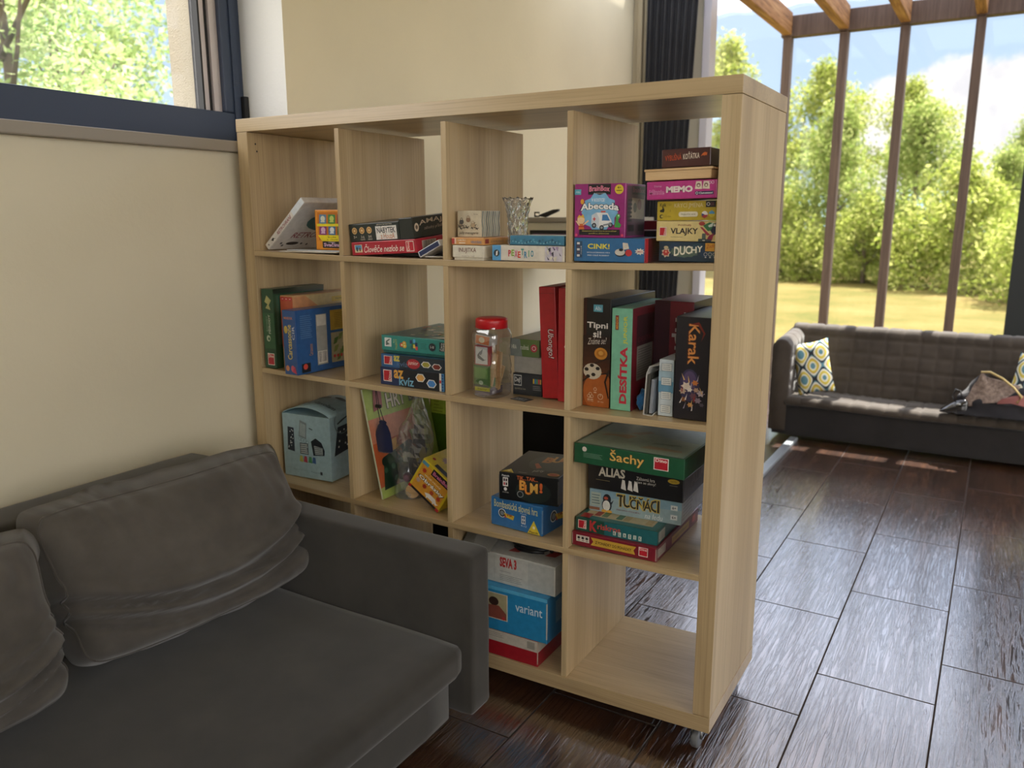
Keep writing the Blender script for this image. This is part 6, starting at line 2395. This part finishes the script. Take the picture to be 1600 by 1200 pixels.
blk = cloth_heap('folded_cloth', [
    [(0.500, 0.135, 0.458), (0.520, 0.122, 0.458), (0.545, 0.122, 0.458), (0.562, 0.135, 0.458)],
    [(0.498, 0.135, 0.53), (0.522, 0.120, 0.54), (0.550, 0.118, 0.53), (0.570, 0.135, 0.53)],
    [(0.510, 0.135, 0.60), (0.530, 0.122, 0.61), (0.553, 0.122, 0.61), (0.568, 0.135, 0.60)],
    [(0.525, 0.135, 0.665), (0.538, 0.130, 0.668), (0.550, 0.130, 0.668), (0.560, 0.135, 0.665)]], 24, 30, fabric('charcoal_cloth', rgb(44, 44, 48), rgb(64, 64, 68), 300, 0.3), 0.007, 4, 0.003)
tag(blk, 'charcoal folded cloth standing inside the clear bag', 'cloth')
bm = bmesh.new()
bmesh.ops.create_icosphere(bm, subdivisions=3, radius=0.014)
for v in bm.verts:
    v.co *= 1 + 0.3 * noise.noise(v.co * 60)
pu = link('yarn_ball', to_mesh(bm, 'yarn_ball', True), None, [fabric('mauve_yarn', rgb(112, 84, 104), rgb(150, 120, 136), 300, 0.4)])
pu.location = (0.520, 0.102, zbag + 0.060)
tag(pu, 'small mauve ball above the wooden disc in the clear bag', 'ball')


def d_lime_lo(P):
    P.rect('F', 0.0, 0.0, 1.0, 1.0, '#567a1c')


def d_lime_up(P):
    rr = random.Random(1)
    for k in range(9):
        for c in range(3):
            u = 0.06 + 0.32 * c + rr.uniform(0, 0.03)
            P.rect('F', u, 0.06 + 0.10 * k, u + rr.uniform(0.12, 0.24), 0.085 + 0.10 * k, '#8a9c30')


zl3 = shelf_z(3, 0.41, 0.60)
lf = game('folder', 'lime green folder standing upright at the back beside the clear bag', 'folder', (0.415, 0.366, zl3 + 0.0004), (0.17, 0.008, 0.30), '#5e841e', d_lime_lo, group='items in the second cell of the third row')
fl = game('folder_leaf', '', '', (0.0, -0.0022, 0.192), (0.17, 0.0018, 0.107), '#b6cc48', d_lime_up, bevel=0.0003)
fl.parent = lf
del fl['group']


def d_obr(P):
    P.rect('F', 0.06, 0.06, 0.94, 0.90, '#d89a38')
    P.rect('F', 0.02, 0.86, 0.22, 0.96, '#5c98b0')
    P.rect('F', 0.36, 0.76, 0.98, 0.96, '#221e22')
    P.text('F', 'BrainBox', 0.40, 0.80, 0.95, 0.91, '#d878a0', bold=0.05)
    P.text('F', 'V KOSTCE', 0.32, 0.68, 0.70, 0.72, '#6a3418')
    P.text('F', 'MOJE PRVNÍ', 0.24, 0.60, 0.76, 0.66, '#e8e0c8', bold=0.02)
    P.text('F', 'Obrázky', 0.09, 0.40, 0.95, 0.56, '#4a2818', bold=0.13)
    P.text('F', 'Obrázky', 0.12, 0.415, 0.92, 0.55, '#f2eee4', bold=0.05)
    for u, v, c in ((0.16, 0.36, '#b89a8c'), (0.18, 0.72, '#b8402c'), (0.38, 0.34, '#a03828'), (0.62, 0.34, '#b04a30'), (0.84, 0.34, '#b8402c')):
        P.star('F', u, v, 0.075, c, 8, 0.6)
    P.poly('F', [(0.46, 0.20), (0.58, 0.27), (0.78, 0.27), (0.86, 0.18), (0.92, 0.20), (0.86, 0.12), (0.80, 0.14), (0.78, 0.08), (0.74, 0.14), (0.58, 0.14), (0.56, 0.08), (0.53, 0.15)], '#e8e4dc')
    P.rect('F', 0.08, 0.015, 0.90, 0.085, '#221e22')
    P.rect('F', 0.0, 0.0, 0.08, 0.09, '#b82c34')
    P.rect('F', 0.90, 0.0, 1.0, 0.09, '#b82c34')
    P.rect('T', 0.30, 0.06, 0.98, 0.20, '#221e22')
    P.star('T', 0.34, 0.55, 0.15, '#a88a78', 9, 0.6)
    P.text('T', 'Obrázky', 0.50, 0.50, 0.98, 0.72, '#f2eee4', bold=0.06)
    P.star('T', 0.14, 0.26, 0.06, '#a03828', 6, 0.6)


game('card_box', 'yellow cube box tipped on its corner against the divider', 'game box', (0.5755, 0.035, 0.5158), (0.122, 0.115, 0.106), '#d4bc2c', d_obr, roll=33.5)

# ---- third row, third cell
z33 = shelf_z(3, 0.84, 1.02)


def tri_logo(P, face, u0, v0, u1, v1):
    P.poly(face, [(u0, v0), (u1, v0), ((u0 + u1) / 2, v1)], '#d8c23c')
    P.disc(face, (u0 + u1) / 2, v0 + (v1 - v0) * 0.48, (u1 - u0) * 0.10, '#e8e0c0')
    P.text(face, 'Piatnik', u0 + (u1 - u0) * 0.14, v0 + (v1 - v0) * 0.05, u1 - (u1 - u0) * 0.14, v0 + (v1 - v0) * 0.20, '#5a3c1c', bold=0.04)


def bomb(P, face, u, v, s):
    P.disc(face, u, v, s, '#d8dcdc')
    P.disc(face, u, v, s * 0.82, '#2c3034')
    P.disc(face, u, v, s * 0.55, '#7a848a')
    P.poly(face, [(u + s * 0.5, v + s * 0.4), (u + s * 3.2, v - s * 0.2), (u + s * 2.9, v - s * 2.2), (u + s * 0.9, v - s * 1.5)], '#d8b83c')
    P.poly(face, [(u + s * 0.8, v - s * 0.1), (u + s * 1.2, v - s * 1.9), (u + s * 0.6, v - s * 1.6)], '#b83430')
    P.text(face, 'TIK', u + s * 1.2, v - s * 0.9, u + s * 2.9, v + s * 0.1, '#8a2c24', bold=0.06)


def d_bomb(P):
    P.rect('F', 0.02, 0.03, 0.98, 0.97, '#3878b0')
    P.rect('F', 0.03, 0.05, 0.97, 0.95, '#2f6ea8')
    P.text('F', 'Bombastická slovná hra', 0.06, 0.66, 0.91, 0.92, '#d8cf8c', bold=0.01)
    bomb(P, 'F', 0.22, 0.48, 0.075)
    P.text('F', 'Piatnik', 0.58, 0.60, 0.70, 0.65, '#d8dce0')
    P.rect('F', 0.60, 0.28, 0.68, 0.56, '#e0e0dc')
    for k in range(4):
        P.rect('F', 0.612 + 0.034 * (k % 2), 0.31 + 0.13 * (k // 2), 0.634 + 0.034 * (k % 2), 0.40 + 0.13 * (k // 2), '#2f5a88')
    P.text('F', '4-12', 0.59, 0.18, 0.70, 0.24, '#d8dce0')
    tri_logo(P, 'F', 0.72, 0.02, 0.96, 0.48)
    P.rect('R', 0.03, 0.04, 0.97, 0.96, '#2a6096')
    bomb(P, 'R', 0.36, 0.50, 0.11)


game('game_box', 'blue box with a bomb drawing under the black box in the third row', 'game box', (0.851, 0.046, z33 + 0.0004), (0.166, 0.15, 0.0805), '#2f6ea8', d_bomb, yaw=-4, wear='#9cb4c8')


def d_tik(P):
    P.disc('F', 0.58, 0.42, 0.30, '#27302c', 0.40)
    P.text('F', 'Piatnik', 0.05, 0.85, 0.18, 0.92, '#dcdcd8', bold=0.02)
    P.rect('F', 0.065, 0.50, 0.155, 0.82, '#dcd8d0')
    for k in range(4):
        P.rect('F', 0.078 + 0.036 * (k % 2), 0.54 + 0.14 * (k // 2), 0.104 + 0.036 * (k % 2), 0.64 + 0.14 * (k // 2), '#3a2c30' if k else '#b84040')
    P.disc('F', 0.11, 0.40, 0.028, '#e0dcd4')
    P.text('F', '10-15 min', 0.06, 0.26, 0.165, 0.31, '#c8c8c4')
    P.text('F', 'TIK...TAK...', 0.305, 0.80, 0.66, 0.94, '#d06a3c', bold=0.04)
    for k, (ch, u, v, s) in enumerate((('B', 0.35, 0.44, 0.12), ('U', 0.44, 0.30, 0.12), ('M', 0.53, 0.38, 0.13), ('!', 0.69, 0.42, 0.05))):
        P.text('F', ch, u - 0.006, v - 0.012, u + s + 0.006, v + 0.36, '#7c3a18', bold=0.10)
        P.text('F', ch, u, v, u + s, v + 0.35, ('#e0a048', '#e08c3c', '#e4b458', '#d86a38')[k], bold=0.06)
    P.disc('F', 0.365, 0.28, 0.055, '#8a9090')
    P.disc('F', 0.365, 0.28, 0.042, '#22282a')
    tri_logo(P, 'T', 0.01, 0.02, 0.24, 0.16)
    P.disc('T', 0.62, 0.55, 0.36, '#38403e', 0.34)
    for ch, u, v, c in (('B', 0.45, 0.55, '#c8803c'), ('U', 0.58, 0.60, '#d8a04c'), ('M', 0.72, 0.66, '#c88a50')):
        P.text('T', ch, u, v, u + 0.16, v + 0.24, c, bold=0.08)
    P.poly('T', [(0.50, 0.28), (0.56, 0.34), (0.42, 0.50), (0.38, 0.46)], '#b85c3c')
    P.disc('T', 0.86, 0.12, 0.10, '#c88a40', 0.06)
    P.disc('T', 0.86, 0.12, 0.07, '#a8483c', 0.04)
    P.text('T', 'párty', 0.50, 0.12, 0.66, 0.22, '#c8c8c0', rise=0.3)
    P.lines('T', 0.30, 0.05, 0.44, 0.08, 1, '#a8a8a0')


game('game_box', 'black box with flame lettering on top of the blue bomb box', 'game box', (0.884, 0.034, z33 + 0.0814), (0.168, 0.215, 0.0765), '#17191a', d_tik, yaw=8, wear='#6c6c68')

# ---- third row, fourth cell: the big stack
z34 = shelf_z(3, 1.11, 1.34)


def d_poh(P):
    P.rect('F', 0.05, 0.34, 0.21, 0.80, '#dcd4c4')
    for k in range(3):
        P.star('F', 0.08 + 0.05 * k, 0.62, 0.022, '#2c2426', 5, 0.6)
        P.rect('F', 0.068 + 0.05 * k, 0.40, 0.095 + 0.05 * k, 0.46, '#8a8078')
    P.poly('F', [(0.23, 0.24), (0.76, 0.24), (0.74, 0.52), (0.77, 0.80), (0.23, 0.80), (0.26, 0.52)], '#c8a03c')
    P.text('F', 'Z POHÁDKY DO POHÁDKY', 0.285, 0.40, 0.715, 0.66, '#4a2c1c', bold=0.03)
    logo_tag(P, 'F', 0.80, 0.24, 0.905, 0.86)
    P.rect('R', 0.0, 0.0, 1.0, 1.0, '#6c2030')
    P.bars('R', 0.03, 0.2, 0.20, 0.8, '#5c5450', 8, '#b8b0a4')
    P.rect('R', 0.34, 0.2, 0.76, 0.75, '#b89448')
    P.text('R', 'Z POHÁDKY DO POHÁDKY', 0.37, 0.36, 0.73, 0.60, '#5c4424')
    P.rect('R', 0.84, 0.3, 0.92, 0.8, '#b03c44')


def d_kris(P):
    P.rect('F', 0.0, 0.0, 0.36, 1.0, '#1f4a3c')
    P.rect('F', 0.36, 0.0, 1.0, 1.0, '#246468')
    logo_tag(P, 'F', 0.03, 0.18, 0.135, 0.84, 90)
    P.text('F', 'K', 0.175, 0.10, 0.27, 0.92, '#b83838', bold=0.08)
    P.text('F', 'riskros', 0.275, 0.36, 0.56, 0.80, '#b84840', bold=0.04)
    for k, ch in enumerate('KLASIK'):
        u = 0.47 + 0.062 * k
        P.rect('F', u, 0.10 if k % 2 else 0.14, u + 0.035, 0.44, '#c8d4c8')
        e = 0.008 if ch == 'I' else 0.0
        P.text('F', ch, u + 0.008 + e, 0.17, u + 0.029 - e, 0.40, '#2c4a44', bold=0.03)
    P.rect('T', 0.03, 0.02, 0.97, 0.98, '#2c7070')
    P.rect('T', 0.06, 0.10, 0.90, 0.96, '#c8b890')
    rr = random.Random(6)
    for i in range(9):
        for j in range(5):
            if rr.random() < 0.6:
                P.rect('T', 0.08 + 0.09 * i, 0.12 + 0.16 * j, 0.155 + 0.09 * i, 0.25 + 0.16 * j, rr.choice(('#4c7c5c', '#b8a070', '#a84038', '#e0d4b4', '#3c5c50')))
    P.rect('T', 0.04, 0.02, 0.16, 0.14, '#a82c34')
    P.rect('R', 0, 0, 1, 1, '#255a58')
    P.bars('R', 0.04, 0.12, 0.22, 0.86, '#4c4c48', 10, '#c8c4b8')


def d_tuc(P):
    P.poly('F', [(0.02, 0.55), (0.3, 0.7), (0.6, 0.55), (1, 0.65), (1, 0), (0, 0)], '#9ab0b4')
    P.rect('F', 0.02, 0.26, 0.13, 0.86, '#a8b8ac')
    P.lines('F', 0.03, 0.3, 0.12, 0.8, 4, '#6c8084')
    P.rect('F', 0.0, 0.05, 0.12, 0.18, '#8a5c44')
    P.disc('F', 0.20, 0.62, 0.045, '#262a30', 0.24)
    P.disc('F', 0.20, 0.34, 0.055, '#30343a', 0.30)
    P.disc('F', 0.195, 0.32, 0.042, '#e4e4dc', 0.24)
    P.disc('F', 0.19, 0.66, 0.024, '#b0503c', 0.07)
    P.disc('F', 0.17, 0.06, 0.03, '#d8a848', 0.07)
    P.disc('F', 0.23, 0.06, 0.03, '#d8a848', 0.07)
    P.poly('F', [(0.245, 0.5), (0.275, 0.62), (0.255, 0.40)], '#30343a')
    for k, ch in enumerate('TUČŇÁCI'):
        u = 0.31 + 0.073 * k
        s = 0.085 if ch != 'I' else 0.022
        P.text('F', ch, u - 0.008, 0.36, u + s + 0.006, 0.98, '#d0b450', bold=0.09)
        P.text('F', ch, u, 0.39, u + s, 0.93, '#2c2c30', bold=0.03)
    P.text('F', 'PŘEKVAPIVÁ VÝZVA MYSLI', 0.31, 0.20, 0.57, 0.28, '#8a4a5c', bold=0.01)
    P.text('F', 'na ledu', 0.62, 0.06, 0.81, 0.30, '#e8ece8', bold=0.0, shear=0.2)
    for v in (0.62, 0.20):
        P.rect('F', 0.89, v, 0.96, v + 0.22, '#dfe3e0')
        P.text('F', '6+', 0.905, v + 0.05, 0.945, v + 0.17, '#30383c', bold=0.03)
    P.rect('R', 0, 0, 1, 1, '#c4ccd4')
    P.lines('R', 0.05, 0.1, 0.4, 0.9, 5, '#aab2ba')


def d_alias(P):
    P.text('F', 'ALIAS', 0.115, 0.42, 0.40, 0.70, '#d8d0bc', bold=0.05, rise=0.1)
    P.text('F', 'párty', 0.20, 0.74, 0.30, 0.82, '#8c3440')
    for u in (0.36, 0.43, 0.49):
        P.poly('F', [(u, 0.14), (u + 0.055, 0.10), (u + 0.04, 0.40), (u + 0.012, 0.42)], '#e4e0d8')
    P.rect('F', 0.09, 0.30, 0.24, 0.31, '#a89868')
    P.text('F', 'Zábavná hra', 0.52, 0.48, 0.71, 0.58, '#d0ccc0')
    P.text('F', 'nejen se slovy!', 0.50, 0.36, 0.72, 0.46, '#d0ccc0')
    P.disc('F', 0.90, 0.60, 0.06, '#c8a838', 0.07)
    P.text('F', 'TACTIC', 0.865, 0.57, 0.935, 0.62, '#4c3c10')
    P.rect('F', 0.86, 0.47, 0.94, 0.48, '#a8a498')
    P.text('R', 'ALIAS', 0.25, 0.30, 0.8, 0.62, '#4c4c44', bold=0.05)


def d_sach(P):
    P.disc('F', 0.10, 0.74, 0.022, '#d8ccc0')
    P.lines('F', 0.09, 0.32, 0.27, 0.58, 4, '#7ca088', 0.3)
    P.text('F', 'Šachy', 0.335, 0.22, 0.655, 0.94, '#5a3c14', bold=0.06)
    P.text('F', 'Šachy', 0.34, 0.235, 0.65, 0.93, '#e0b460', bold=0.02)
    logo_tag(P, 'F', 0.735, 0.30, 0.865, 0.90)
    P.rect('T', 0.0, 0.0, 1.0, 1.0, '#2c5a40')
    P.rect('T', 0.02, 0.02, 0.98, 0.98, '#8ca098')
    P.poly('T', [(0.04, 0.04), (0.96, 0.04), (0.96, 0.5), (0.5, 0.62), (0.04, 0.48)], '#9aa890')
    for pts, c in (([(0.10, 0.36), (0.22, 0.40), (0.36, 0.36), (0.40, 0.48), (0.30, 0.50), (0.24, 0.46), (0.12, 0.44)], '#a88c64'),
                   ([(0.55, 0.14), (0.92, 0.16), (0.90, 0.22), (0.60, 0.24)], '#a89470'),
                   ([(0.30, 0.56), (0.44, 0.70), (0.50, 0.66), (0.40, 0.54)], '#98886c'),
                   ([(0.60, 0.30), (0.86, 0.34), (0.84, 0.38), (0.62, 0.36)], '#7c8c70')):
        P.poly('T', pts, c)
    P.rect('R', 0.08, 0.2, 0.32, 0.8, '#2f6044')
    P.text('R', 'Šachy', 0.62, 0.3, 0.92, 0.8, '#6c6440')


zq = z34 + 0.0004
game('game_box', 'dark red box with a gold ribbon at the bottom of the third row stack', 'game box', (1.1115, 0.019, zq), (0.224, 0.32, 0.0365), '#7c1c2c', d_poh, yaw=0.5, wear='#b89a94')
zq += 0.0371
game('game_box', 'dark teal box with a lettered board lid above the dark red box', 'game box', (1.1155, 0.030, zq), (0.216, 0.25, 0.0345), '#24605c', d_kris, yaw=1.5)
zq += 0.0352
game('game_box', 'pale blue box with a penguin in the middle of the third row stack', 'game box', (1.1235, 0.090, zq + 0.0005), (0.243, 0.24, 0.058), '#86a8b8', d_tuc, yaw=3)
zq += 0.0594
game('game_box', 'black box with white letters directly under the green chess box', 'game box', (1.1185, 0.090, zq), (0.252, 0.25, 0.0860), '#17171a', d_alias, yaw=2)
zq += 0.0866
game('game_box', 'large green chess box topmost of the third row stack', 'game box', (1.1125, 0.020, zq), (0.285, 0.27, 0.0505), '#1f5638', d_sach, yaw=-0.5)

# ---- bottom row, third cell
z43 = shelf_z(4, 0.80, 1.06)


def d_rw(P):
    P.rect('F', 0, 0.56, 1, 1, '#c4bcae')
    P.rect('F', 0, 0, 1, 0.56, '#a01c28')
    P.rect('R', 0, 0.56, 1, 1, '#b4ac9e')
    P.rect('R', 0, 0, 1, 0.56, '#901a24')
    P.rect('F', 0.86, 0.64, 0.96, 0.92, '#989488')
    P.lines('F', 0.2, 0.72, 0.55, 0.92, 3, '#8a8478', 0.3)


def d_var(P):
    P.rect('F', 0.0, 0.92, 1.0, 1.0, '#5cb0d8')
    P.text('F', 'variant', 0.66, 0.56, 0.95, 0.75, '#cfe0e8', bold=0.01)
    P.rect('F', 0.20, 0.26, 0.575, 0.86, '#d8d0c0')
    P.rect('F', 0.21, 0.275, 0.565, 0.845, '#a8a07c')
    P.disc('F', 0.42, 0.66, 0.055, '#3c2a24', 0.10)
    P.poly('F', [(0.36, 0.56), (0.48, 0.58), (0.56, 0.42), (0.56, 0.28), (0.30, 0.28), (0.34, 0.44)], '#8a4c40')
    P.poly('F', [(0.22, 0.30), (0.36, 0.30), (0.33, 0.42), (0.24, 0.40)], '#c8b89c')
    P.disc('F', 0.53, 0.31, 0.018, '#b83c3c')
    P.rect('R', 0, 0, 1, 1, '#256c98')
    P.rect('R', 0.2, 0.3, 0.95, 0.8, '#6c8ca0')


def d_seva(P):
    P.rect('F', 0.72, 0.04, 0.985, 0.94, '#b4b6b0')
    P.text('F', 'SEVA 3', 0.42, 0.58, 0.60, 0.92, '#b83838', bold=0.08)
    P.lines('F', 0.42, 0.10, 0.66, 0.34, 4, '#8a8a84', 0.3)
    P.rect('F', 0.42, 0.42, 0.54, 0.45, '#a8a8a0')
    P.rect('F', 0.36, 0.1, 0.363, 0.95, '#a4a49c')
    P.rect('T', 0.02, 0.02, 0.98, 0.98, '#c8c6be')
    for u, v, c in ((0.45, 0.12, '#a83c38'), (0.62, 0.3, '#2c2c30'), (0.8, 0.2, '#b04440'), (0.86, 0.5, '#982c30'), (0.40, 0.4, '#3c3c40'), (0.72, 0.55, '#c8a88c')):
        P.poly('T', [(u, v), (u + 0.10, v + 0.02), (u + 0.12, v + 0.16), (u + 0.02, v + 0.14)], c)


game('game_box', 'red and cream box at the bottom of the stack beside the sofa arm', 'game box', (0.785, 0.004, z43 + 0.0004), (0.235, 0.26, 0.073), '#a01c28', d_rw, yaw=0.5, wear='#c8b8a8')
game('game_box', 'worn bright blue box with a photo of a child by the sofa arm', 'game box', (0.765, 0.002, z43 + 0.0740), (0.282, 0.25, 0.128), '#2a86b8', d_var, yaw=1, wear='#cfc8b8')
game('game_box', 'creased white box with red letters on top of the bright blue box', 'game box', (0.765, 0.028, z43 + 0.2026), (0.294, 0.25, 0.084), '#c0c0b8', d_seva, wear='#d8d6ce')
bm = bmesh.new()
for k in range(3):
    a0 = k * 1.3
    tube(bm, [(0.055 * math.cos(a0 + t * 0.7) * (1 + 0.1 * k), 0.032 * math.sin(a0 + t * 0.7), 0.006 + 0.009 * k + 0.003 * math.sin(t + k)) for t in range(9)], 0.0055, 7)
cb_ = link('black_cable', to_mesh(bm, 'black_cable', True), None, [M_BLACKPL])
cb_.location = (0.955, 0.10, z43 + 0.2872)
tag(cb_, 'coil of black cable lying on the creased white box', 'cable')
gb = cloth_heap('grey_sack', [
    [(0.765, 0.020, z43 + 0.288), (0.81, 0.012, z43 + 0.288), (0.86, 0.02, z43 + 0.288)],
    [(0.765, 0.06, z43 + 0.318), (0.81, 0.05, z43 + 0.330), (0.865, 0.06, z43 + 0.312)],
    [(0.765, 0.15, z43 + 0.288), (0.81, 0.16, z43 + 0.288), (0.86, 0.15, z43 + 0.288)]], 20, 16, fabric('grey_sack_cloth', rgb(112, 110, 104), rgb(130, 128, 120), 300, 0.3), 0.004, 6, 0)
tag(gb, 'crumpled grey cloth sack on the white box next to the cable', 'sack')
